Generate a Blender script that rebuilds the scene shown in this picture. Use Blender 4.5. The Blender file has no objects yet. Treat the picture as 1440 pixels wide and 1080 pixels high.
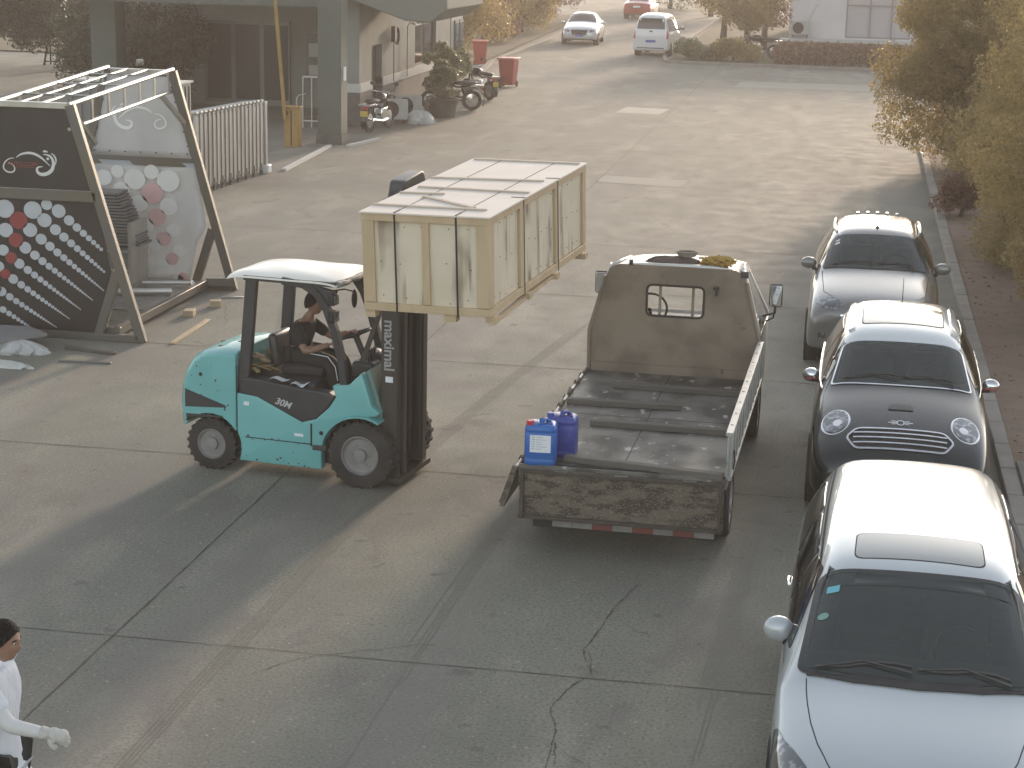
import bpy, bmesh, math, random
import numpy as np
from math import radians as R, sin, cos, pi, atan2, hypot
from mathutils import Vector, Matrix
from mathutils.bvhtree import BVHTree

# ------------------------------------------------------------------ camera, sky, sun, exposure
scene = bpy.context.scene
COL = scene.collection
CAM_H = 5.65
YAW, PITCH, ROLL, FPX = R(9.978), R(13.741), R(1.285), 2658.4
_f = Vector((-sin(YAW)*cos(PITCH), cos(YAW)*cos(PITCH), -sin(PITCH)))
_r = Vector((cos(YAW), sin(YAW), 0)); _u = _r.cross(_f)
_r2 = _r*cos(ROLL) + _u*sin(ROLL); _u2 = -_r*sin(ROLL) + _u*cos(ROLL)
cam = bpy.data.cameras.new('camera'); camo = bpy.data.objects.new('camera', cam); COL.objects.link(camo)
cam.sensor_fit = 'HORIZONTAL'; cam.sensor_width = 36; cam.lens = FPX/1440*36
cam.clip_start = 0.1; cam.clip_end = 600
camo.matrix_world = Matrix(((_r2.x, _u2.x, -_f.x, 0), (_r2.y, _u2.y, -_f.y, 0), (_r2.z, _u2.z, -_f.z, CAM_H), (0, 0, 0, 1)))
scene.camera = camo

SUN_EL, SUN_AZ = R(10.5), R(7.5)          # azimuth from +Y towards +X
world = bpy.data.worlds.new('World'); scene.world = world; world.use_nodes = True
wn = world.node_tree.nodes; bg = wn['Background']
sky = wn.new('ShaderNodeTexSky'); sky.sky_type = 'NISHITA'; sky.sun_disc = False
sky.sun_elevation = SUN_EL; sky.sun_rotation = SUN_AZ; sky.altitude = 50
sky.air_density = 1.0; sky.dust_density = 1.0; sky.ozone_density = 1.0
hs = wn.new('ShaderNodeHueSaturation'); hs.inputs['Saturation'].default_value = .45      # thin bright cloud takes the blue out
world.node_tree.links.new(sky.outputs[0], hs.inputs['Color']); world.node_tree.links.new(hs.outputs[0], bg.inputs[0]); bg.inputs[1].default_value = 0.15
sun = bpy.data.lights.new('sun', 'SUN'); sun.energy = 1.5; sun.angle = R(4.5); sun.color = (1.0, 0.76, 0.56)
suno = bpy.data.objects.new('sun', sun); COL.objects.link(suno)
sd = Vector((sin(SUN_AZ)*cos(SUN_EL), cos(SUN_AZ)*cos(SUN_EL), sin(SUN_EL)))
suno.rotation_euler = sd.to_track_quat('Z', 'Y').to_euler(); suno.location = sd*80
vs = scene.view_settings; vs.view_transform = 'Standard'; vs.look = 'None'; vs.exposure = 1.4; vs.gamma = 1.0
scene.cycles.max_bounces = 6; scene.cycles.volume_bounces = 0; scene.cycles.use_denoising = True
scene.cycles.sample_clamp_indirect = 4.0; scene.cycles.transparent_max_bounces = 12
rnd = random.Random(7); HAZE = .0015

# ------------------------------------------------------------------ helpers
def nodes_of(m): return m.node_tree.nodes, m.node_tree.links
def mat(name, c, rough=.6, metal=0., var=None, scale=4., amount=.5, bump=0., bscale=40., coat=0., spec=.5, trans=0., stretch=(1, 1, 1), detail=6., lo=.35, hi=.65, rvar=0., spots=None):
    """principled with a noise mix of two base colours (wear, dirt) and fine bump"""
    m = bpy.data.materials.new(name); m.use_nodes = True; n, l = nodes_of(m)
    b = n['Principled BSDF']; b.inputs['Base Color'].default_value = (*c, 1); b.inputs['Roughness'].default_value = rough
    b.inputs['Metallic'].default_value = metal; b.inputs['Specular IOR Level'].default_value = spec
    if coat: b.inputs['Coat Weight'].default_value = coat; b.inputs['Coat Roughness'].default_value = .04
    if trans: b.inputs['Transmission Weight'].default_value = trans
    tc = n.new('ShaderNodeTexCoord'); mp = n.new('ShaderNodeMapping'); mp.inputs['Scale'].default_value = stretch
    l.new(tc.outputs['Object'], mp.inputs[0])
    if var:
        nz = n.new('ShaderNodeTexNoise'); nz.inputs['Scale'].default_value = scale; nz.inputs['Detail'].default_value = detail
        l.new(mp.outputs[0], nz.inputs['Vector'])
        rp = n.new('ShaderNodeMapRange'); rp.inputs[1].default_value = lo; rp.inputs[2].default_value = hi; rp.inputs[4].default_value = amount
        l.new(nz.outputs[0], rp.inputs[0])
        mx = n.new('ShaderNodeMix'); mx.data_type = 'RGBA'; mx.inputs[6].default_value = (*c, 1); mx.inputs[7].default_value = (*var, 1)
        l.new(rp.outputs[0], mx.inputs[0]); out = mx.outputs[2]
        if spots:
            sc_, th_, colr = spots
            n2 = n.new('ShaderNodeTexNoise'); n2.inputs['Scale'].default_value = sc_; n2.inputs['Detail'].default_value = 5
            l.new(mp.outputs[0], n2.inputs['Vector'])
            r2 = n.new('ShaderNodeMapRange'); r2.inputs[1].default_value = th_; r2.inputs[2].default_value = th_+.05
            l.new(n2.outputs[0], r2.inputs[0])
            m2 = n.new('ShaderNodeMix'); m2.data_type = 'RGBA'; m2.inputs[7].default_value = (*colr, 1)
            l.new(r2.outputs[0], m2.inputs[0]); l.new(out, m2.inputs[6]); out = m2.outputs[2]
        l.new(out, b.inputs['Base Color'])
        if rvar:
            rr = n.new('ShaderNodeMapRange'); rr.inputs[3].default_value = rough; rr.inputs[4].default_value = min(1, rough+rvar)
            l.new(nz.outputs[0], rr.inputs[0]); l.new(rr.outputs[0], b.inputs['Roughness'])
    if bump:
        nb = n.new('ShaderNodeTexNoise'); nb.inputs['Scale'].default_value = bscale; nb.inputs['Detail'].default_value = 5
        l.new(mp.outputs[0], nb.inputs['Vector'])
        bp = n.new('ShaderNodeBump'); bp.inputs['Strength'].default_value = bump; bp.inputs['Distance'].default_value = .02
        l.new(nb.outputs[0], bp.inputs['Height']); l.new(bp.outputs[0], b.inputs['Normal'])
    return m

def link(name, me, m=None, parent=None, smooth=30):
    o = bpy.data.objects.new(name, me); COL.objects.link(o)
    if m: me.materials.append(m)
    if parent: o.parent = parent
    if smooth is not None and len(me.polygons):
        me.polygons.foreach_set('use_smooth', [True]*len(me.polygons))
        if smooth < 180: me.set_sharp_from_angle(angle=R(smooth))
    return o

def empty(name, label, cat, loc=(0, 0, 0), rz=0, group=None, rot=None):
    o = bpy.data.objects.new(name, None); COL.objects.link(o); o.empty_display_size = .2
    o.location = loc; o.rotation_euler = rot if rot else (0, 0, rz)
    o['label'] = label; o['category'] = cat
    if group: o['group'] = group
    return o
def tag(o, label=None, cat=None, group=None, kind=None):
    if label: o['label'] = label
    if cat: o['category'] = cat
    if group: o['group'] = group
    if kind: o['kind'] = kind
    return o

class MB:
    def __init__(s): s.v = []; s.f = []
    def add(s, v, f):
        k = len(s.v); s.v += [tuple(q) for q in v]; s.f += [tuple(i+k for i in q) for q in f]; return s
    def box(s, x0, x1, y0, y1, z0, z1, M=None):
        v = [Vector(q) for q in ((x0,y0,z0),(x1,y0,z0),(x1,y1,z0),(x0,y1,z0),(x0,y0,z1),(x1,y0,z1),(x1,y1,z1),(x0,y1,z1))]
        if M: v = [M@q for q in v]
        return s.add(v, [(0,3,2,1),(4,5,6,7),(0,1,5,4),(1,2,6,5),(2,3,7,6),(3,0,4,7)])
    def bar(s, a, b, w, h=None, up=(0, 0, 1)):
        """rectangular bar from a to b, w across, h along 'up'"""
        h = h or w; a = Vector(a); b = Vector(b); d = (b-a).normalized(); up = Vector(up)
        if abs(d.dot(up)) > .98: up = Vector((1, 0, 0))
        x = d.cross(up).normalized(); y = x.cross(d).normalized()
        v = [p + x*i*w/2 + y*j*h/2 for p in (a, b) for i, j in ((-1,-1),(1,-1),(1,1),(-1,1))]
        return s.add(v, [(3,2,1,0),(4,5,6,7),(0,1,5,4),(1,2,6,5),(2,3,7,6),(3,0,4,7)])
    def tube(s, pts, r, n=10, caps=True):
        pts = [Vector(q) for q in pts]; rs = r if isinstance(r, (list, tuple)) else [r]*len(pts)
        ref = Vector((0, 0, 1)); V = []; prev = None
        for i, p in enumerate(pts):
            d = (pts[min(i+1, len(pts)-1)] - pts[max(i-1, 0)]).normalized()
            if prev is None:
                x = d.cross(ref if abs(d.z) < .95 else Vector((1, 0, 0))).normalized()
            else: x = (prev - d*prev.dot(d)).normalized()
            prev = x; y = d.cross(x)
            V += [p + (x*cos(2*pi*k/n) + y*sin(2*pi*k/n))*rs[i] for k in range(n)]
        F = [(i*n+k, i*n+(k+1) % n, (i+1)*n+(k+1) % n, (i+1)*n+k) for i in range(len(pts)-1) for k in range(n)]
        if caps: F += [tuple(reversed(range(n))), tuple((len(pts)-1)*n+k for k in range(n))]
        return s.add(V, F)
    def lathe(s, prof, c=(0, 0, 0), axis='z', n=28, close=False):
        """prof: (r, h) list"""
        c = Vector(c); V = []
        for r, h in prof:
            for k in range(n):
                a = 2*pi*k/n; q = (r*cos(a), r*sin(a), h)
                if axis == 'y': q = (q[0], q[2], q[1])
                if axis == 'x': q = (q[2], q[0], q[1])
                V.append(c+Vector(q))
        m = len(prof); F = [(i*n+k, i*n+(k+1) % n, ((i+1) % m)*n+(k+1) % n, ((i+1) % m)*n+k) for i in range(m if close else m-1) for k in range(n)]
        if not close:
            F += [tuple(reversed(range(n))), tuple((m-1)*n+k for k in range(n))]
        return s.add(V, F)
    def prism(s, poly, a, b, axis='y'):
        """poly 2D extruded along axis from a to b. axis y: (x,z); x: (y,z); z: (x,y)"""
        def P(q, t): return {'y': (q[0], t, q[1]), 'x': (t, q[0], q[1]), 'z': (q[0], q[1], t)}[axis]
        n = len(poly)
        return s.add([P(q, a) for q in poly] + [P(q, b) for q in poly],
                     [tuple(range(n)), tuple(reversed(range(n, 2*n)))] + [(i, i+n, (i+1) % n + n, (i+1) % n) for i in range(n)])
    def ball(s, c, r, n=14, m=9, sc=(1, 1, 1)):
        c = Vector(c); V = []; F = []
        for i in range(m+1):
            t = pi*i/m
            for k in range(n):
                a = 2*pi*k/n; V.append(c+Vector((r*sc[0]*sin(t)*cos(a), r*sc[1]*sin(t)*sin(a), r*sc[2]*cos(t))))
        F = [(i*n+k, (i+1)*n+k, (i+1)*n+(k+1) % n, i*n+(k+1) % n) for i in range(m) for k in range(n)]
        return s.add(V, F)
    def grid(s, nu, nv, fn, thick=0):
        V = [Vector(fn(i/nu, j/nv)) for j in range(nv+1) for i in range(nu+1)]
        F = [(j*(nu+1)+i, j*(nu+1)+i+1, (j+1)*(nu+1)+i+1, (j+1)*(nu+1)+i) for j in range(nv) for i in range(nu)]
        return s.add(V, F)
    def build(s, name, m, parent=None, bevel=0, seg=2, smooth=30, solid=0):
        me = bpy.data.meshes.new(name); me.from_pydata(s.v, [], s.f); me.update()
        bm = bmesh.new(); bm.from_mesh(me); bmesh.ops.remove_doubles(bm, verts=bm.verts, dist=1e-5)
        if bevel or not solid: bmesh.ops.recalc_face_normals(bm, faces=bm.faces)
        bm.to_mesh(me); bm.free()
        o = link(name, me, m, parent, smooth)
        if solid:
            k = o.modifiers.new('solid', 'SOLIDIFY'); k.thickness = solid; k.offset = 0
        if bevel:
            k = o.modifiers.new('bevel', 'BEVEL'); k.width = bevel; k.segments = seg; k.limit_method = 'ANGLE'; k.angle_limit = R(35); k.harden_normals = False
        return o
def B(*a, **k): return MB().box(*a, **k)

def baked(o):
    """mesh of o with its modifiers applied (o is removed)"""
    dg = bpy.context.evaluated_depsgraph_get(); dg.update()
    me = bpy.data.meshes.new_from_object(o.evaluated_get(dg)); bpy.data.objects.remove(o)
    return me
def chaikin(p, n=2):
    for _ in range(n):
        q = []
        for i in range(len(p)):
            a = p[i]; b = p[(i+1) % len(p)]
            q += [(a[0]*.75+b[0]*.25, a[1]*.75+b[1]*.25), (a[0]*.25+b[0]*.75, a[1]*.25+b[1]*.75)]
        p = q
    return p
def roundpoly(p, r, n=4):
    out = []
    for i in range(len(p)):
        a = Vector(p[i-1]); b = Vector(p[i]); c = Vector(p[(i+1) % len(p)])
        rr = min(r, (a-b).length*.45, (c-b).length*.45)
        s = b+(a-b).normalized()*rr; e = b+(c-b).normalized()*rr
        for k in range(n+1):
            t = k/n; out.append(tuple(s*(1-t)**2+b*2*t*(1-t)+e*t*t))
    return out
def dense(p, step):
    out = []
    for i in range(len(p)):
        a = p[i]; b = p[(i+1) % len(p)]; k = max(1, int(hypot(b[0]-a[0], b[1]-a[1])/step))
        out += [(a[0]+(b[0]-a[0])*j/k, a[1]+(b[1]-a[1])*j/k) for j in range(k)]
    return out
DIRS = {'top': (Vector((0, 0, -1)), lambda p: Vector((p[0], p[1], 5))), 'front': (Vector((0, 1, 0)), lambda p: Vector((p[0], -8, p[1]))),
        'back': (Vector((0, -1, 0)), lambda p: Vector((p[0], 8, p[1]))),
        'left': (Vector((1, 0, 0)), lambda p: Vector((-4, p[0], p[1]))), 'right': (Vector((-1, 0, 0)), lambda p: Vector((4, p[0], p[1])))}
def cast(bvh, view, p, off):
    d, f = DIRS[view]; o = f(p); h = bvh.ray_cast(o, d)
    if h[0] is None:
        h = bvh.find_nearest(o + d*{'top': 4.2, 'front': 6.0, 'back': 6.0, 'left': 3.1, 'right': 3.1, 'near': 2.4}[view]); return h[0] + h[1]*off
    n = h[1]
    if n.dot(d) > 0: n = -n
    return h[0] + n*off
def decal(name, m, parent, bvh, view, outline, off=.004, step=.05, rings=8, thick=.008, smooth=40):
    """a panel that follows a body: the outline is laid on the body seen from 'view'"""
    p = dense(outline, step); c = (sum(q[0] for q in p)/len(p), sum(q[1] for q in p)/len(p)); n = len(p)
    V = [cast(bvh, view, (c[0]+(q[0]-c[0])*t, c[1]+(q[1]-c[1])*t), off) for t in [1-i/rings for i in range(rings)] for q in p]
    V.append(cast(bvh, view, c, off))
    F = [(i*n+k, i*n+(k+1) % n, (i+1)*n+(k+1) % n, (i+1)*n+k) for i in range(rings-1) for k in range(n)]
    F += [((rings-1)*n+k, (rings-1)*n+(k+1) % n, rings*n) for k in range(n)]
    base = len(V); V += [cast(bvh, view, q, off-thick) for q in p]
    F += [(base+k, base+(k+1) % n, (k+1) % n, k) for k in range(n)]
    mb = MB(); mb.add(V, F)
    return mb.build(name, m, parent, smooth=smooth)
def seam(mb, bvh, view, pts, w=.006, off=.002, step=.05, closed=False):
    q = []
    pp = list(pts)+([pts[0]] if closed else [])
    for i in range(len(pp)-1):
        a, b = pp[i], pp[i+1]; k = max(1, int(hypot(b[0]-a[0], b[1]-a[1])/step))
        q += [(a[0]+(b[0]-a[0])*j/k, a[1]+(b[1]-a[1])*j/k) for j in range(k)]
    q.append(pp[-1]); V = []
    for i, p in enumerate(q):
        a = q[max(i-1, 0)]; b = q[min(i+1, len(q)-1)]; d = Vector((b[0]-a[0], b[1]-a[1])).normalized(); n = (-d.y*w/2, d.x*w/2)
        V += [cast(bvh, view, (p[0]+n[0], p[1]+n[1]), off), cast(bvh, view, (p[0]-n[0], p[1]-n[1]), off)]
    mb.add(V, [(2*i, 2*i+1, 2*i+3, 2*i+2) for i in range(len(q)-1)])

def lettering(text, size, m, parent, loc, rot, name='lettering', depth=.002, shear=0, align='CENTER', sx=1, bold=0):
    cu = bpy.data.curves.new(name, 'FONT'); cu.body = text; cu.size = size; cu.extrude = depth; cu.align_x = align; cu.align_y = 'CENTER'; cu.shear = shear; cu.offset = bold
    o = bpy.data.objects.new(name+'_c', cu); COL.objects.link(o)
    me = baked(o); me.name = name
    me.transform(Matrix.Diagonal((sx, 1, 1, 1)))
    o = link(name, me, m, parent, None); o.location = loc; o.rotation_euler = rot
    return o

def skin(name, joints, edges, root, sub=2):
    """joints: name -> (x,y,z,r or (rx,ry)); one continuous skinned mesh, returned as mesh data"""
    keys = list(joints); me = bpy.data.meshes.new(name)
    me.from_pydata([joints[k][:3] for k in keys], [(keys.index(a), keys.index(b)) for a, b in edges], [])
    o = bpy.data.objects.new(name+'_s', me); COL.objects.link(o)
    o.modifiers.new('s', 'SKIN'); o.modifiers['s'].use_smooth_shade = True
    if not me.skin_vertices: me.attributes  # layer is made by the modifier below
    bm = bmesh.new(); bm.from_mesh(me); lay = bm.verts.layers.skin.verify(); bm.verts.ensure_lookup_table()
    for i, k in enumerate(keys):
        r = joints[k][3]; bm.verts[i][lay].radius = r if isinstance(r, tuple) else (r, r); bm.verts[i][lay].use_root = (k == root)
    bm.to_mesh(me); bm.free()
    if sub: s = o.modifiers.new('u', 'SUBSURF'); s.levels = sub; s.render_levels = sub
    return baked(o)
def merge_meshes(name, meshes, voxel=0.):
    mb = MB()
    for me in meshes: mb.add([v.co for v in me.vertices], [tuple(p.vertices) for p in me.polygons])
    me = bpy.data.meshes.new(name); me.from_pydata(mb.v, [], mb.f); me.update()
    if voxel:
        bm = bmesh.new(); bm.from_mesh(me); bmesh.ops.recalc_face_normals(bm, faces=bm.faces); bm.to_mesh(me); bm.free()
        o = bpy.data.objects.new(name+'_r', me); COL.objects.link(o)
        k = o.modifiers.new('r', 'REMESH'); k.mode = 'VOXEL'; k.voxel_size = voxel
        s = o.modifiers.new('sm', 'SMOOTH'); s.iterations = 3; s.factor = .5
        me = baked(o); me.name = name
    return me
def copy_tree(o, parent=None):
    c = o.copy(); COL.objects.link(c); c.parent = parent
    for ch in list(o.children): copy_tree(ch, c)
    return c

# ------------------------------------------------------------------ materials
M = {}
M['rubber'] = mat('rubber', (.022, .021, .02), .85, var=(.06, .055, .05), scale=6, bump=.3, bscale=60)
M['darkplastic'] = mat('dark plastic', (.02, .02, .021), .5, var=(.045, .042, .04), scale=5)
M['blackgloss'] = mat('black gloss', (.012, .012, .013), .12)
M['chrome'] = mat('chrome', (.75, .75, .75), .12, 1., var=(.5, .5, .5), scale=8)
M['rim'] = mat('wheel rim', (.42, .42, .41), .45, .6, var=(.2, .19, .18), scale=9)
M['glass'] = mat('car glass', (.03, .055, .052), .06, var=(.06, .085, .08), scale=1.6, spec=.65)
def clearglass(name, tint, k=.75):
    m = bpy.data.materials.new(name); m.use_nodes = True; n, l = nodes_of(m); n.remove(n['Principled BSDF'])
    g = n.new('ShaderNodeBsdfGlossy'); g.inputs['Roughness'].default_value = .03; tr = n.new('ShaderNodeBsdfTransparent'); tr.inputs[0].default_value = (*tint, 1)
    d = n.new('ShaderNodeBsdfDiffuse'); d.inputs[0].default_value = (.10, .13, .125, 1); m1 = n.new('ShaderNodeMixShader'); m1.inputs[0].default_value = 1-k
    fr = n.new('ShaderNodeFresnel'); fr.inputs[0].default_value = 1.6; m2 = n.new('ShaderNodeMixShader')
    l.new(tr.outputs[0], m1.inputs[1]); l.new(d.outputs[0], m1.inputs[2]); l.new(fr.outputs[0], m2.inputs[0]); l.new(m1.outputs[0], m2.inputs[1]); l.new(g.outputs[0], m2.inputs[2])
    l.new(m2.outputs[0], n['Material Output'].inputs[0]); return m
M['screen'] = clearglass('windscreen glass', (.62, .72, .70), .72)
M['cabin'] = mat('cabin trim', (.06, .062, .062), .8, var=(.09, .09, .088), scale=5); M['seatcloth'] = mat('seat cloth', (.16, .155, .15), .85, var=(.12, .115, .11), scale=9)
M['sideglass'] = mat('tinted glass', (.012, .015, .015), .05, spec=.6)
M['lamp'] = mat('lamp glass', (.12, .125, .13), .1, .5, var=(.55, .57, .58), scale=16, lo=.5, hi=.62, coat=1)
M['redlamp'] = mat('red lamp', (.35, .03, .02), .2, coat=.6)
M['plate'] = mat('number plate', (.03, .08, .35), .4)
M['seam'] = mat('panel gap', (.02, .02, .02), .8)
M['steel'] = mat('stainless steel', (.5, .49, .46), .32, .85, var=(.33, .31, .26), scale=3, stretch=(1, 1, .4), bump=.05, bscale=20)
M['white'] = mat('white paint', (.72, .72, .7), .45, var=(.5, .49, .46), scale=4)
M['redplastic'] = mat('red plastic', (.4, .06, .045), .5, var=(.3, .06, .05), scale=3)
M['paper'] = mat('paper label', (.72, .74, .76), .7)
M['black'] = mat('flat black', (.018, .018, .018), .7)
# ------------------------------------------------------------------ the setting: ground, kerb, joints
def concrete():
    m = bpy.data.materials.new('yard concrete'); m.use_nodes = True; n, l = nodes_of(m); b = n['Principled BSDF']
    tc = n.new('ShaderNodeTexCoord')
    def noise(s, d=6, st=(1, 1, 1), dist=0):
        mp = n.new('ShaderNodeMapping'); mp.inputs['Scale'].default_value = st; l.new(tc.outputs['Object'], mp.inputs[0])
        k = n.new('ShaderNodeTexNoise'); k.inputs['Scale'].default_value = s; k.inputs['Detail'].default_value = d; k.inputs['Distortion'].default_value = dist
        l.new(mp.outputs[0], k.inputs['Vector']); return k.outputs[0]
    def rng(o, a, c, lo=0, hi=1):
        k = n.new('ShaderNodeMapRange'); k.inputs[1].default_value = a; k.inputs[2].default_value = c; k.inputs[3].default_value = lo; k.inputs[4].default_value = hi
        l.new(o, k.inputs[0]); return k.outputs[0]
    def mix(a, c, f, mode='MIX'):
        k = n.new('ShaderNodeMix'); k.data_type = 'RGBA'; k.blend_type = mode
        for s_, v in ((6, a), (7, c)):
            if isinstance(v, tuple): k.inputs[s_].default_value = (*v, 1)
            else: l.new(v, k.inputs[s_])
        if isinstance(f, float): k.inputs[0].default_value = f
        else: l.new(f, k.inputs[0])
        return k.outputs[2]
    c = mix((.212, .208, .160), (.138, .138, .115), rng(noise(.22, 5), .35, .65))
    c = mix(c, (.27, .255, .205), rng(noise(.9, 7, (1, .35, 1)), .5, .66, 0, .8))       # scrubbed light streaks
    c = mix(c, (.15, .135, .12), rng(noise(1.3, 7, (1, .5, 1), 1.), .54, .68, 0, .85))    # dark stains
    c = mix(c, (.10, .095, .085), rng(noise(3.1, 4), .66, .71, 0, .75))                  # oil drops
    c = mix(c, (.36, .34, .31), rng(noise(20, 2), .68, .72, 0, .7))                      # pale specks
    c = mix(c, (.08, .07, .06), rng(noise(13, 3), .70, .74, 0, .6))                      # dark specks
    c = mix(c, (.10, .09, .075), rng(noise(34, 6), .48, .68, 0, .75))                      # grain
    c = mix(c, (.34, .30, .25), rng(noise(45, 4), .54, .7, 0, .45))
    # tyre tracks along the yard
    w = n.new('ShaderNodeTexWave'); w.bands_direction = 'X'; w.inputs['Scale'].default_value = .16; w.inputs['Distortion'].default_value = 5; w.inputs['Detail'].default_value = 4; w.inputs['Detail Scale'].default_value = .6
    mp = n.new('ShaderNodeMapping'); mp.inputs['Scale'].default_value = (1, .12, 1); l.new(tc.outputs['Object'], mp.inputs[0]); l.new(mp.outputs[0], w.inputs['Vector'])
    c = mix(c, (.16, .15, .135), rng(w.outputs[1], .7, 1., 0, .35))
    l.new(c, b.inputs['Base Color'])
    l.new(rng(noise(2.0, 5), .3, .7, .8, .95), b.inputs['Roughness'])
    bp = n.new('ShaderNodeBump'); bp.inputs['Strength'].default_value = .35; bp.inputs['Distance'].default_value = .003
    l.new(noise(70, 5), bp.inputs['Height']); l.new(bp.outputs[0], b.inputs['Normal'])
    return m
mg = MB().grid(30, 30, lambda u, v: (-140+280*u, -30+280*v, 0))
tag(mg.build('ground', concrete(), smooth=None), kind='structure')

JM = mat('joint tar', (.06, .056, .048), .9, var=(.11, .105, .085), scale=5)
def strip(mb, pts, w, amp=0., step=.12, z=.004, wv=.5, seed=1):
    r = random.Random(seed); P = []
    for i in range(len(pts)-1):
        a = Vector(pts[i]); b = Vector(pts[i+1]); k = max(1, int((b-a).length/step))
        P += [a+(b-a)*j/k for j in range(k)]
    P.append(Vector(pts[-1])); V = []; o = 0
    for i, p in enumerate(P):
        d = (P[min(i+1, len(P)-1)]-P[max(i-1, 0)]).normalized(); nn = Vector((-d.y, d.x)); o = o*.6+r.uniform(-amp, amp)
        ww = w*(1+r.uniform(-wv, wv))/2
        V += [(*(p+nn*(o+ww)), z), (*(p+nn*(o-ww)), z)]
    mb.add(V, [(2*i, 2*i+1, 2*i+3, 2*i+2) for i in range(len(P)-1)])
jm = MB()
strip(jm, [(-5.59, 8), (-5.57, 96)], .014, .003, seed=2)
for i, y in enumerate((3.4, 8.45, 13.5, 18.68, 23.75, 28.7, 33.6, 48., 63., 78.)):
    strip(jm, [(-30, y-.02), (1.78, y+.02)], (.010 if i < 3 else .015), .003, seed=10+i)
tag(jm.build('pavement_joint', JM, smooth=None), kind='structure')
cm = MB()
def crack(pts, seed, w=.009): strip(cm, pts, w, .009, .05, .0045, .9, seed)
crack([(-1.60, 15.7), (-1.74, 15.1), (-1.78, 14.6), (-1.86, 14.1), (-1.72, 13.6), (-1.86, 13.25), (-1.93, 12.9), (-1.82, 12.5), (-1.80, 12.0), (-1.78, 11.4), (-1.84, 10.6)], 3)
crack([(-1.80, 14.1), (-1.74, 13.75)], 4, .006); crack([(-1.80, 12.3), (-1.74, 11.9)], 5, .006)
crack([(-1.0, 21.5), (-1.3, 22.6), (-1.25, 23.7)], 7, .006)
rc = random.Random(21)
for k in range(16):
    x = rc.uniform(-11, 1.2); y = rc.uniform(11, 34); a = rc.uniform(0, 6.28); P = [(x, y)]
    for j in range(rc.randint(5, 14)): a += rc.uniform(-.5, .5); x += .16*cos(a); y += .16*sin(a); P.append((x, y))
    strip(cm, P, .005, .006, .05, .0045, .9, 30+k)
tag(cm.build('pavement_crack', JM, smooth=None), kind='structure')

tm = MB(); rt = random.Random(31)
for (x0, y0, x1, y1, bend) in ((-4.6, 10, -2.6, 33, -.6), (-3.2, 10, -1.2, 33, -.6), (-6.3, 21, -9.0, 35, -.8), (-.9, 11, -.7, 24, .1)):
    P = [(x0+(x1-x0)*u+bend*sin(pi*u), y0+(y1-y0)*u) for u in [i/30 for i in range(31)]]
    for o_ in (-.07, -.035, 0, .035, .07):
        r0 = rt.uniform(0, .25); r1 = rt.uniform(.7, 1); seg = P[int(r0*30):int(r1*30)]
        strip(tm, [(p[0]+o_, p[1]) for p in seg], .011, .003, .1, .0035, .6, rt.randint(0, 999))
tag(tm.build('tyre_mark', mat('rubber streak', (.158, .154, .124), .9, var=(.20, .195, .152), scale=3), smooth=None), kind='structure')
# lighter repair patches and a painted bay mark
pm = MB()
pm.add([(-5.6, 42.1, .004), (-3.7, 41.8, .004), (-3.6, 43.0, .004), (-5.55, 43.3, .004)], [(0, 1, 2, 3)])
pm.add([(-4.3, 69.5, .004), (1.2, 69.8, .004), (1.2, 72.6, .004), (-4.2, 72.2, .004)], [(0, 1, 2, 3)])
tag(pm.build('concrete_patch', mat('fresh concrete', (.26, .25, .21), .85, var=(.21, .205, .17), scale=1.5, bump=.2), smooth=None), kind='structure')
pm = MB(); pm.add([(-7.2, 58.3, .004), (-5.85, 58.1, .004), (-5.7, 60., .004), (-7.1, 60.2, .004)], [(0, 1, 2, 3)])
tag(pm.build('drain_cover', mat('drain cover', (.34, .33, .27), .8, var=(.26, .25, .2), scale=3), smooth=None), kind='structure')

# right hand kerb, soil strip with litter, paving
km = MB()
y = -8.
while y < 57:
    km.box(1.78+.001*rnd.random(), 1.95, y+.01, y+.99, -.05, .115+rnd.uniform(-.006, .006)); y += 1.0
tag(km.build('kerb', mat('kerb stone', (.27, .25, .22), .85, var=(.17, .155, .135), scale=3, bump=.3), bevel=.012, smooth=30), kind='structure')
soil = MB().grid(60, 240, lambda u, v: (1.952+30*u, -8+66*v, .085+.03*sin(u*90+v*31)*sin(v*77)+.02*rnd.random()))
tag(soil.build('planting_soil', mat('soil', (.21, .15, .11), .95, var=(.13, .095, .07), scale=3, bump=.8, bscale=30, spots=(14, .62, (.23, .17, .11))), smooth=60), kind='structure')
tiles = MB()
for i in range(9):
    for j in range(2):
        tiles.box(1.965+j*.43, 1.965+j*.43+.42, 12.5+i*.86, 12.5+i*.86+.84, .1, .135+rnd.uniform(-.004, .004))
tag(tiles.build('footpath', mat('paving slab', (.17, .165, .15), .85, var=(.10, .1, .09), scale=4, bump=.3), bevel=.01, smooth=30), kind='structure')

# left road edge and verge far up the yard
km = MB()
for a, b in (((-13.9, 70), (-14.7, 77)), ((-14.7, 77), (-14.8, 92)), ((-14.8, 92), (-16.6, 120))):
    km.bar((*a, .06), (*b, .06), .18, .14)
for a, b in (((-7.9, 80.6), (-3.3, 80.2)), ((-3.3, 80.2), (3.0, 80.3)), ((-7.9, 80.6), (-8.3, 84)), ((-8.3, 84), (-8.6, 120))):
    km.bar((*a, .05), (*b, .05), .16, .13)
tag(km.build('kerb', bpy.data.materials['kerb stone'], smooth=30), kind='structure')
vm = MB(); vm.add([(-14.9, 74, .05), (-16.7, 120, .05), (-60, 120, .05), (-40, 74, .05)], [(0, 1, 2, 3)])
vm.add([(-7.85, 80.7, .06), (-3.3, 80.3, .06), (3., 80.4, .06), (12, 80.4, .06), (12, 125, .06), (-8.5, 125, .06)], [(0, 1, 2, 3, 4, 5)])
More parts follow.
